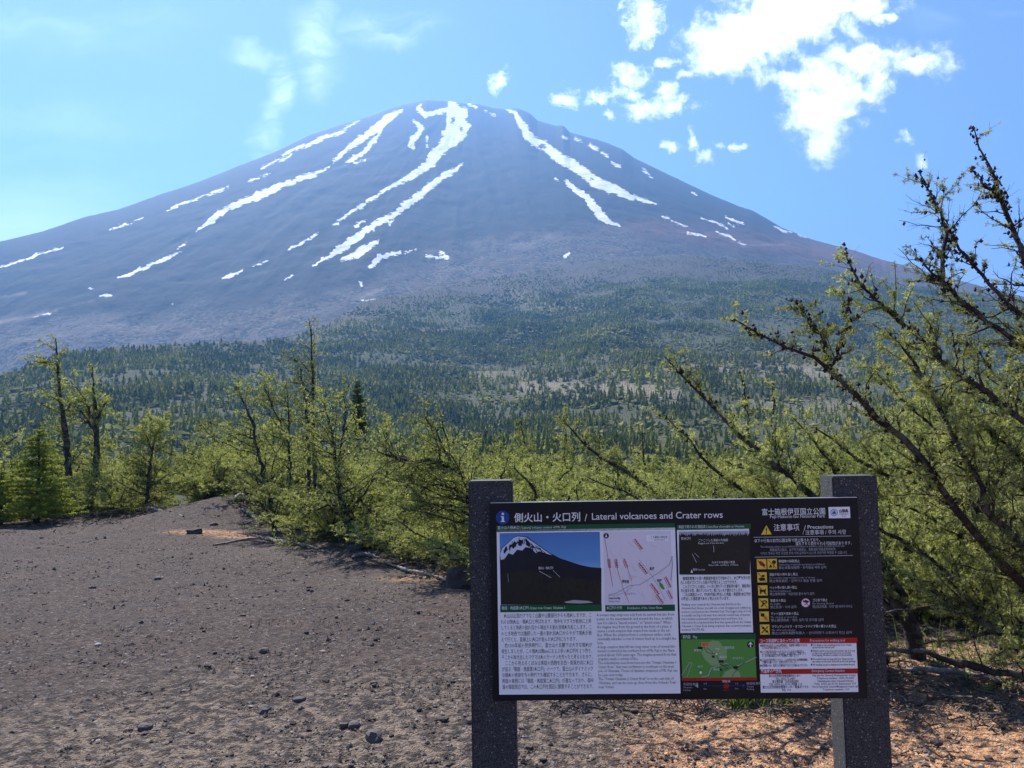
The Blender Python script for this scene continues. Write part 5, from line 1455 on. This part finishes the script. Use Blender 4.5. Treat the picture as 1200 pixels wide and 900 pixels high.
for k, (x, y) in enumerate(ICON):
    ic = Sheet('pictogram', board).rect(x, y, x + 11.6, y + 11.7, K_YEL, 1)
    c_x, c_y = x + 5.8, y + 6
    if k == 0: ic.poly([(x + 2, y + 3), (x + 5, y + 2), (x + 8, y + 4.5), (x + 10, y + 7), (x + 7, y + 8.5), (x + 4, y + 7)], K_RED, 2).poly([(x + 6, y + 5.5), (x + 10.4, y + 6), (x + 9, y + 9.6), (x + 7, y + 8)], K_TXT, 2.5)
    elif k == 1: ic.disc(x + 8, y + 3.6, 2.5, 2.3, K_TXT, 2, 9).poly([(x + 1.6, y + 10), (x + 4, y + 6), (x + 6, y + 10)], K_TXT, 2).line([(x + 8, y + 5), (x + 7.4, y + 10)], 1.0, K_TXT, 2.2)
    elif k == 2: ic.poly([(x + 1.6, y + 7), (x + 5, y + 6), (x + 9.6, y + 6.6), (x + 8.6, y + 10), (x + 3, y + 10.2)], K_TXT, 2).disc(x + 7.2, y + 4.2, 1.9, 1.5, K_TXT, 2, 8)
    elif k == 3: ic.poly([(x + 2, y + 4), (x + 4, y + 5), (x + 7.6, y + 5), (x + 9.6, y + 3), (x + 9, y + 9.8), (x + 7.6, y + 9.8), (x + 7, y + 7.6), (x + 4.6, y + 7.6), (x + 4, y + 9.8), (x + 2.6, y + 9.8)], K_TXT, 2)
    elif k == 4: ic.disc(x + 7, y + 4.2, 3.2, 2.2, K_TXT, 2, 10).disc(x + 7, y + 4.2, 1.3, .9, K_YEL, 2.5, 8).line([(x + 6, y + 6), (x + 3.4, y + 9.6)], 1.6, K_TXT, 2.2)
    elif k == 5: ic.disc(x + 4, y + 4, 2.5, 2.2, K_TXT, 2, 9).poly([(x + 5.6, y + 5), (x + 10, y + 5.6), (x + 9, y + 9.8), (x + 5, y + 9.8)], K_ORG, 2)
    else: ic.line([(x + 2.2, y + 9.8), (x + 9.4, y + 2.4)], 1.2, K_TXT, 2).disc(x + 4, y + 4.2, 1.7, 1.5, K_TXT, 2, 8).disc(x + 8, y + 8, 1.7, 1.5, K_TXT, 2, 8)
    ic.line([(x + 1.2, y + 1.2), (x + 10.4, y + 10.6)], .7, K_RED if k < 2 else K_TXT, 3)
    ic.build()
RT = [(912.5, 655.2, ['動植物の採取禁止', 'Gathering of animals and plants prohibited', '禁止采集动植物・동식물을 채취 금지'], (937, 966, 968)), (901.5, 670.6, ['溶岩や石の持ち出し禁止', 'Do not take away volcanic rocks or stones', '禁止带走岩石・암석이나 돌을 반출 금지'], (935, 955, 963)),
      (902, 686, ['ペット等の放し飼い禁止', 'No free-roaming pets', '禁止放养宠物・애완동물 풀어 놓기 금지'], (934, 927, 954)), (902.5, 701.2, ['落書きの禁止', 'No graffiti', '禁止乱涂・낙서 금지'], (921, 914, 933)),
      (903.4, 716.6, ['テント設営や焚火の禁止', 'No camping or open fires', '禁止露营用火・텐트 설치 및 모닥불 금지'], (936, 934, 965)), (904.2, 731.8, ['マウンテンバイク・オフロードバイク等の乗り入れ禁止', 'No off-road vehicles', '禁止山地车越野车驶入・산악자전거 오토바이 진입 금지'], (980, 932, 998)),
      (952, 701.2, ['ゴミ捨て禁止', 'No littering allowed', '禁止乱扔垃圾・쓰레기를 버리지 마시오'], (969.5, 977, 999))]
rl = Sheet('rules_lettering', board)
for x, y, ls, es in RT:
    for l, dy, e, mt in zip(ls, (4.0, 7.6, 11.6), es, (K_WTXT, K_GREYL, K_GREYL)): rl.text(l, x, y + dy - (x - 900) * .01, 3.6 if dy != 7.6 else 3.0, mt, 1, x1=e)
rl.build()
nl = Sheet('no_litter_symbol', board).disc(944, 706.3, 5.4, 5.4, K_RED, 1).disc(944, 706.3, 4.9, 4.9, K_PINK, 1.5).poly([(940, 705), (944, 702.6), (948.6, 705), (946, 706.5), (943, 706)], K_TXT, 2).line([(942, 709), (946, 707)], .6, K_TXT, 2).line([(940.4, 702.6), (947.6, 710)], .8, K_RED, 3); nl.build()
# red headed notices
n1 = Sheet('notice_panel', board).rect(889.2, 754, 1004.9, 783.4, K_WHITE, 1).rect(889, 748.2, 1004.6, 753.7, K_RED, 1)
n1.text('コース利用時にあたっての注意', 890.5, 752.8, 4.6, K_PINK, 2, x1=937, bold=.02).text('Precautions for walking trail', 949, 751.9, 4.2, K_PINK, 2, x1=990)
for k, (l, e) in enumerate([('●溶岩や火山灰などの火山噴出物は、石器等の採取はできませ', 946), ('　んので火山噴出物の採取はしないでください。', 925), ('●コース内は足元がすべりやすくなっていますので転ばない', 942), ('　ように足もとに注意し、火山灰は、木の根や岩にご注意くださ', 944), ('　い。また天候は急変しますので防寒着をご用意ください。', 936), ('●ごみは必ず持ち帰りください。この自然を大切に自然環境保護に', 947), ('　ご理解をお願いします。自然を大切にしましょう。', 934), ('●自然保護のため、指定された場所以外ではタバコを吸わないでください', 946.5)]):
    n1.text(l, 890.8, 757.8 + [0, 2.9, 7.2, 9.6, 12.0, 17.0, 19.6, 23.4][k], 3.3, K_RED if k == 1 else K_TXT, 2, x1=e, bold=.01)
for k, (l, e) in enumerate([('● It is illegal to take anything made from volcanic', 998), ('   ejecta from this national park.', 978), ('● Watch out for tree roots and volcanic ash. It is easy', 1002), ('   to slip on the ground and tree roots, so prevent', 997), ('   from slipping. Weather is variable on the mountain', 998), ('● Put rubbish back into bags with you. Please protect', 1000), ('   the nature in the park and pick up all your garbage', 1002.5), ('● No smoking except in designated areas within the park', 1002)]):
    n1.text(l, 950, 757.0 + [0, 2.7, 6.8, 9.3, 11.8, 16.4, 19.2, 23.0][k], 3.1, K_TXT, 2, x1=e, bold=.01)
n1.build()
n2 = Sheet('notice_panel', board).rect(890.6, 789.6, 1005.8, 810.8, K_WHITE, 1).rect(890.4, 784, 1005.2, 789.3, K_RED, 1)
n2.text('緊急時の連絡先', 891.8, 788.4, 4.6, K_PINK, 2, x1=916, bold=.02).text('Emergency Contact Number', 951, 787.4, 4.2, K_PINK, 2, x1=990)
for k, (l, a, e) in enumerate([('富士山科学研究所総合案内センター', 901, 938), ('TEL 0555-72-0477', 909, 932), ('富士警察署（五合目派出所）', 905, 936), ('TEL 0555-22-0110 内線 119', 901, 940), ('富士山五合目総合管理センター 緊急ダイヤル', 893.5, 947.5), ('TEL 119', 916, 927)]):
    n2.text(l, a, 793.3 + k * 3.3, 3.4, K_TXT, 2, x1=e, bold=.014)
for k, (l, a, e) in enumerate([('Fuji-san the General Headquarters Center', 952, 1003), ('Telephone number : 0555-72-0477', 957, 1001), ('Fujiyoshida police station, Yamanashi Prefecture', 958, 1000), ('Tele. 0555-22-0110, Extension 119', 954, 1003), ('Fire in Fujiyoshida General Management Center call', 952, 1005), ('Telephone number : 119', 964, 995)]):
    n2.text(l, a, 792.5 + k * 3.3, 3.1, K_TXT, 2, x1=e, bold=.01)
n2.build()
# ---------------------------------------------------------------- driftwood, roots and litter
def log_piece(name, label, pts, cat, group=None, mat=None, seed=0, knots=0):
    """pts: (px, py, radius px, lift m) on the ground"""
    g = np.random.default_rng(seed)
    q = []
    for px, py, r, up_ in pts:
        P = gat(px, py); q.append((P[0], P[1], P[2] + up_, r * math.hypot(P[0], P[1]) / FOC))
    q = resample(q, 16, g, .006)
    parts = [tubes(q[None, :, :3], (q[:, 3] * g.uniform(.85, 1.15, 16))[None], 8)]
    C1, R1 = children(q[None, :, :3], q[None, :, 3], .22, lambda t, m, gg: gg.uniform(.05, .3, m), g, (30, 70), 5, .2, .3, .2, .1, None, .6)
    parts.append(tubes(C1, np.maximum(R1, .004), 4))
    v, f = merge(parts)
    o = obj(name, mesh_np(name, v, f, 4, mat or M_DEAD, smooth=True))
    tag(o, label, cat, group)
    return o


log_piece('driftwood_log', 'bleached forked log lying at the left edge of the scoria', [(-30, 612, 6, .02), (0, 608, 5, .04), (40, 604, 4.2, .07), (76, 597, 2.0, .12)], 'log', seed=1)
log_piece('dead_branch', 'thin grey branch beyond the bleached log at the left', [(70, 604, 2, .03), (100, 600, 1.6, .05), (135, 597, .9, .06)], 'branch', seed=2)
log_piece('root_stump', 'whitish root stump sticking out of the bank below the left thicket', [(178, 601, 1.5, .0), (168, 594, 2.6, .05), (158, 590, 4.0, .12), (150, 584, 2.0, .22)], 'stump', seed=3)
log_piece('dead_branch', 'curved pale root beside the whitish stump', [(158, 592, 1.5, .02), (185, 600, 1.6, .05), (215, 606, .8, .02)], 'branch', seed=4)
log_piece('dead_branch', 'pale dead stick on the scoria bank near the top', [(272, 590, 1.5, .05), (282, 586, 2.4, .12), (292, 590, 1.2, .08)], 'branch', seed=5)
log_piece('dead_branch', 'pale dead stick below the pole larch on the bank', [(283, 598, 1.0, .02), (290, 603, 1.8, .05), (300, 610, .8, .02)], 'branch', seed=6)
log_piece('dead_branch', 'long grey dead branch at the foot of the spindly larch', [(250, 640, .8, .02), (300, 634, 1.6, .05), (350, 640, 1.4, .04), (372, 645, .8, .02)], 'branch', seed=7)
log_piece('dead_branch', 'bleached branch on the ground right of the spindly larch', [(412, 655, 1.2, .02), (426, 652, 2.6, .03), (445, 655, 1.0, .02)], 'branch', seed=8)
log_piece('dead_branch', 'crooked dead branch on the gravel edge left of the sign post', [(450, 660, .8, .02), (480, 672, 1.8, .03), (510, 678, 1.6, .04), (538, 690, .9, .02)], 'branch', seed=9)
log_piece('dead_branch', 'weathered limb on the orange soil right of the sign', [(1062, 790, 1.5, .03), (1100, 793, 3, .05), (1150, 800, 2, .04), (1185, 806, 1, .02)], 'branch', seed=10)
log_piece('dead_branch', 'bleached limb hanging low in the thicket left of the pole larch', [(140, 575, 1.2, .3), (146, 562, 3, .5), (155, 555, 1.4, .7)], 'branch', seed=11)
# basalt boulders in the roots left of the post
for i, (px, py, a, b_, c_, lab) in enumerate([(543, 690, .22, .2, .2, 'dark boulder half hidden behind the left sign post'), (415, 646, .12, .1, .07, 'pale grey stone at the foot of the spindly larch')]):
    P = gat(px, py)
    o = obj('boulder', rock_mesh('boulder', (a, b_, c_), 70 + i, M_ROCK, 3)); o.location = (P[0], P[1] + .1, P[2] + c_ * .3)
    tag(o, lab, 'rock')

# fallen twigs along the foot of the thicket
g = np.random.default_rng(12)
pts = []
while len(pts) < 3000:
    px = g.uniform(-50, 1250); ey = np.interp(px, EDGE[:, 0], EDGE[:, 1]); py = ey + g.normal(2, 7 + max(0, px - 600) * .04)
    if px > 1000: py = g.uniform(775, 850) if g.random() < .75 else g.uniform(775, 900)
    elif px > 640: py = g.uniform(760, 840)
    d = ray(px, py)
    if d[2] > -.02: continue
    P = EYE + d * (-1.6 / d[2]); pts.append((P[0], P[1], ground_z(P[0], P[1]) + .006))
pts = np.array(pts); n = len(pts)
a = g.random(n) * 6.283; L = g.uniform(.03, .17, n) * (1 + np.hypot(pts[:, 0], pts[:, 1]) / 14); s = np.linspace(-.5, .5, 4)
dv = np.stack([np.cos(a), np.sin(a), g.normal(0, .22, n)], -1)
Q = pts[:, None] + dv[:, None] * (s[None] * L[:, None])[..., None] + g.normal(0, .012, (n, 4, 3)) + np.array([0, 0, .012])
# a tangle of dead boughs and roots under the outer shrubs
nb = 620
px = g.uniform(-60, 660, nb); py = np.interp(px, EDGE[:, 0], EDGE[:, 1]) + g.normal(-2, 4, nb)
d = ray(px, py); B = EYE + d * (-1.6 / d[:, 2])[:, None]; B[:, 2] = ground_z(B[:, 0], B[:, 1]) + g.uniform(0, .22, nb)
a = g.random(nb) * 6.283; Lb = g.uniform(.25, 1.1, nb); s5 = np.linspace(-.5, .5, 6)
dv5 = np.stack([np.cos(a), np.sin(a), g.normal(0, .15, nb)], -1); bend5 = g.normal(0, .25, (nb, 3)) * np.array([1, 1, .6])
Q5 = B[:, None] + dv5[:, None] * (s5[None] * Lb[:, None])[..., None] + bend5[:, None] * ((s5 ** 2)[None] * Lb[:, None])[..., None] + g.normal(0, .02, (nb, 6, 3))
v5, f5 = tubes(Q5, (.004 + .012 * g.random(nb) ** 2.5)[:, None] * np.linspace(1.2, .4, 6)[None], 4)
tag(obj('dead_brush', mesh_np('dead_brush', v5, f5, 4, M_BARK2)), 'tangle of dead boughs and roots under the outer larches', kind='stuff')
v, f = tubes(Q, np.full((n, 4), 1) * (.0016 + .003 * g.random(n) ** 3)[:, None] * (1 + np.hypot(pts[:, 0], pts[:, 1]) / 9)[:, None], 3)
k = n // 2 * 9
tag(obj('fallen_twigs', mesh_np('fallen_twigs', v, f, 4, simple_mat('dry_twigs', (0.13, 0.105, 0.085), .95, .1, noise=(30, .6)))), 'dry grey twigs littering the foot of the thicket', kind='stuff')


# bright grass at the foot of the thicket
def grass_patch(specs, label, seed):
    g = np.random.default_rng(seed); V = []
    for px, py, sx, n in specs:
        P0 = gat(px, py)
        x = P0[0] + g.normal(0, sx, n); y = P0[1] + g.normal(0, sx * .7, n); z = ground_z(x, y)
        h_ = g.uniform(.07, .24, n); a = g.random(n) * 6.28; ln = g.normal(0, .07, (n, 2)); w = .004 + .003 * g.random(n)
        b = np.stack([x, y, z - .01], -1); wv = np.stack([np.cos(a), np.sin(a), 0 * a], -1) * w[:, None]
        V.append(np.stack([b - wv, b + wv, b + np.c_[ln, h_]], 1).reshape(-1, 3))
    V = np.concatenate(V)
    tag(obj('grass', mesh_np('grass', V, np.arange(len(V)).reshape(-1, 3), 3, M_GRASS)), label, kind='stuff')


M_GRASS = leaf_mat('grass_blades', (0.10, 0.15, 0.02), (0.28, 0.34, 0.06), .4)
grass_patch([(425, 633, .22, 450), (445, 638, .25, 500), (500, 652, .25, 450), (525, 658, .2, 350)], 'bright green grass at the foot of the thicket left of the sign', 4)
grass_patch([(880, 822, .12, 260), (868, 826, .06, 120)], 'small green tuft on the sandy soil under the sign board', 5)
grass_patch([(1080, 778, .25, 60), (1130, 770, .3, 80), (1180, 772, .3, 60)], 'green grass at the foot of the leaning larch', 6)
# ---------------------------------------------------------------- haze
hx0, hx1, hy0, hy1, hz0, hz1 = -5200.0, 5200.0, -1500.0, 5600.0, -66.0, 1640.0
V = np.array([(x, y, z) for z in (hz0, hz1) for y in (hy0, hy1) for x in (hx0, hx1)])
F = np.array([(0, 2, 3, 1), (4, 5, 7, 6), (0, 1, 5, 4), (2, 6, 7, 3), (0, 4, 6, 2), (1, 3, 7, 5)])
m, T = new_mat('air_haze')
vol = T.new('ShaderNodeVolumePrincipled', {'Color': (0.155, 0.42, 0.94), 'Density': HAZE, 'Anisotropy': 0.35})
T.new('ShaderNodeOutputMaterial', {'Volume': vol.outputs[0]})
tag(obj('haze', mesh_np('haze', V, F, 4, m)), 'thin blue haze in the air', kind='stuff')
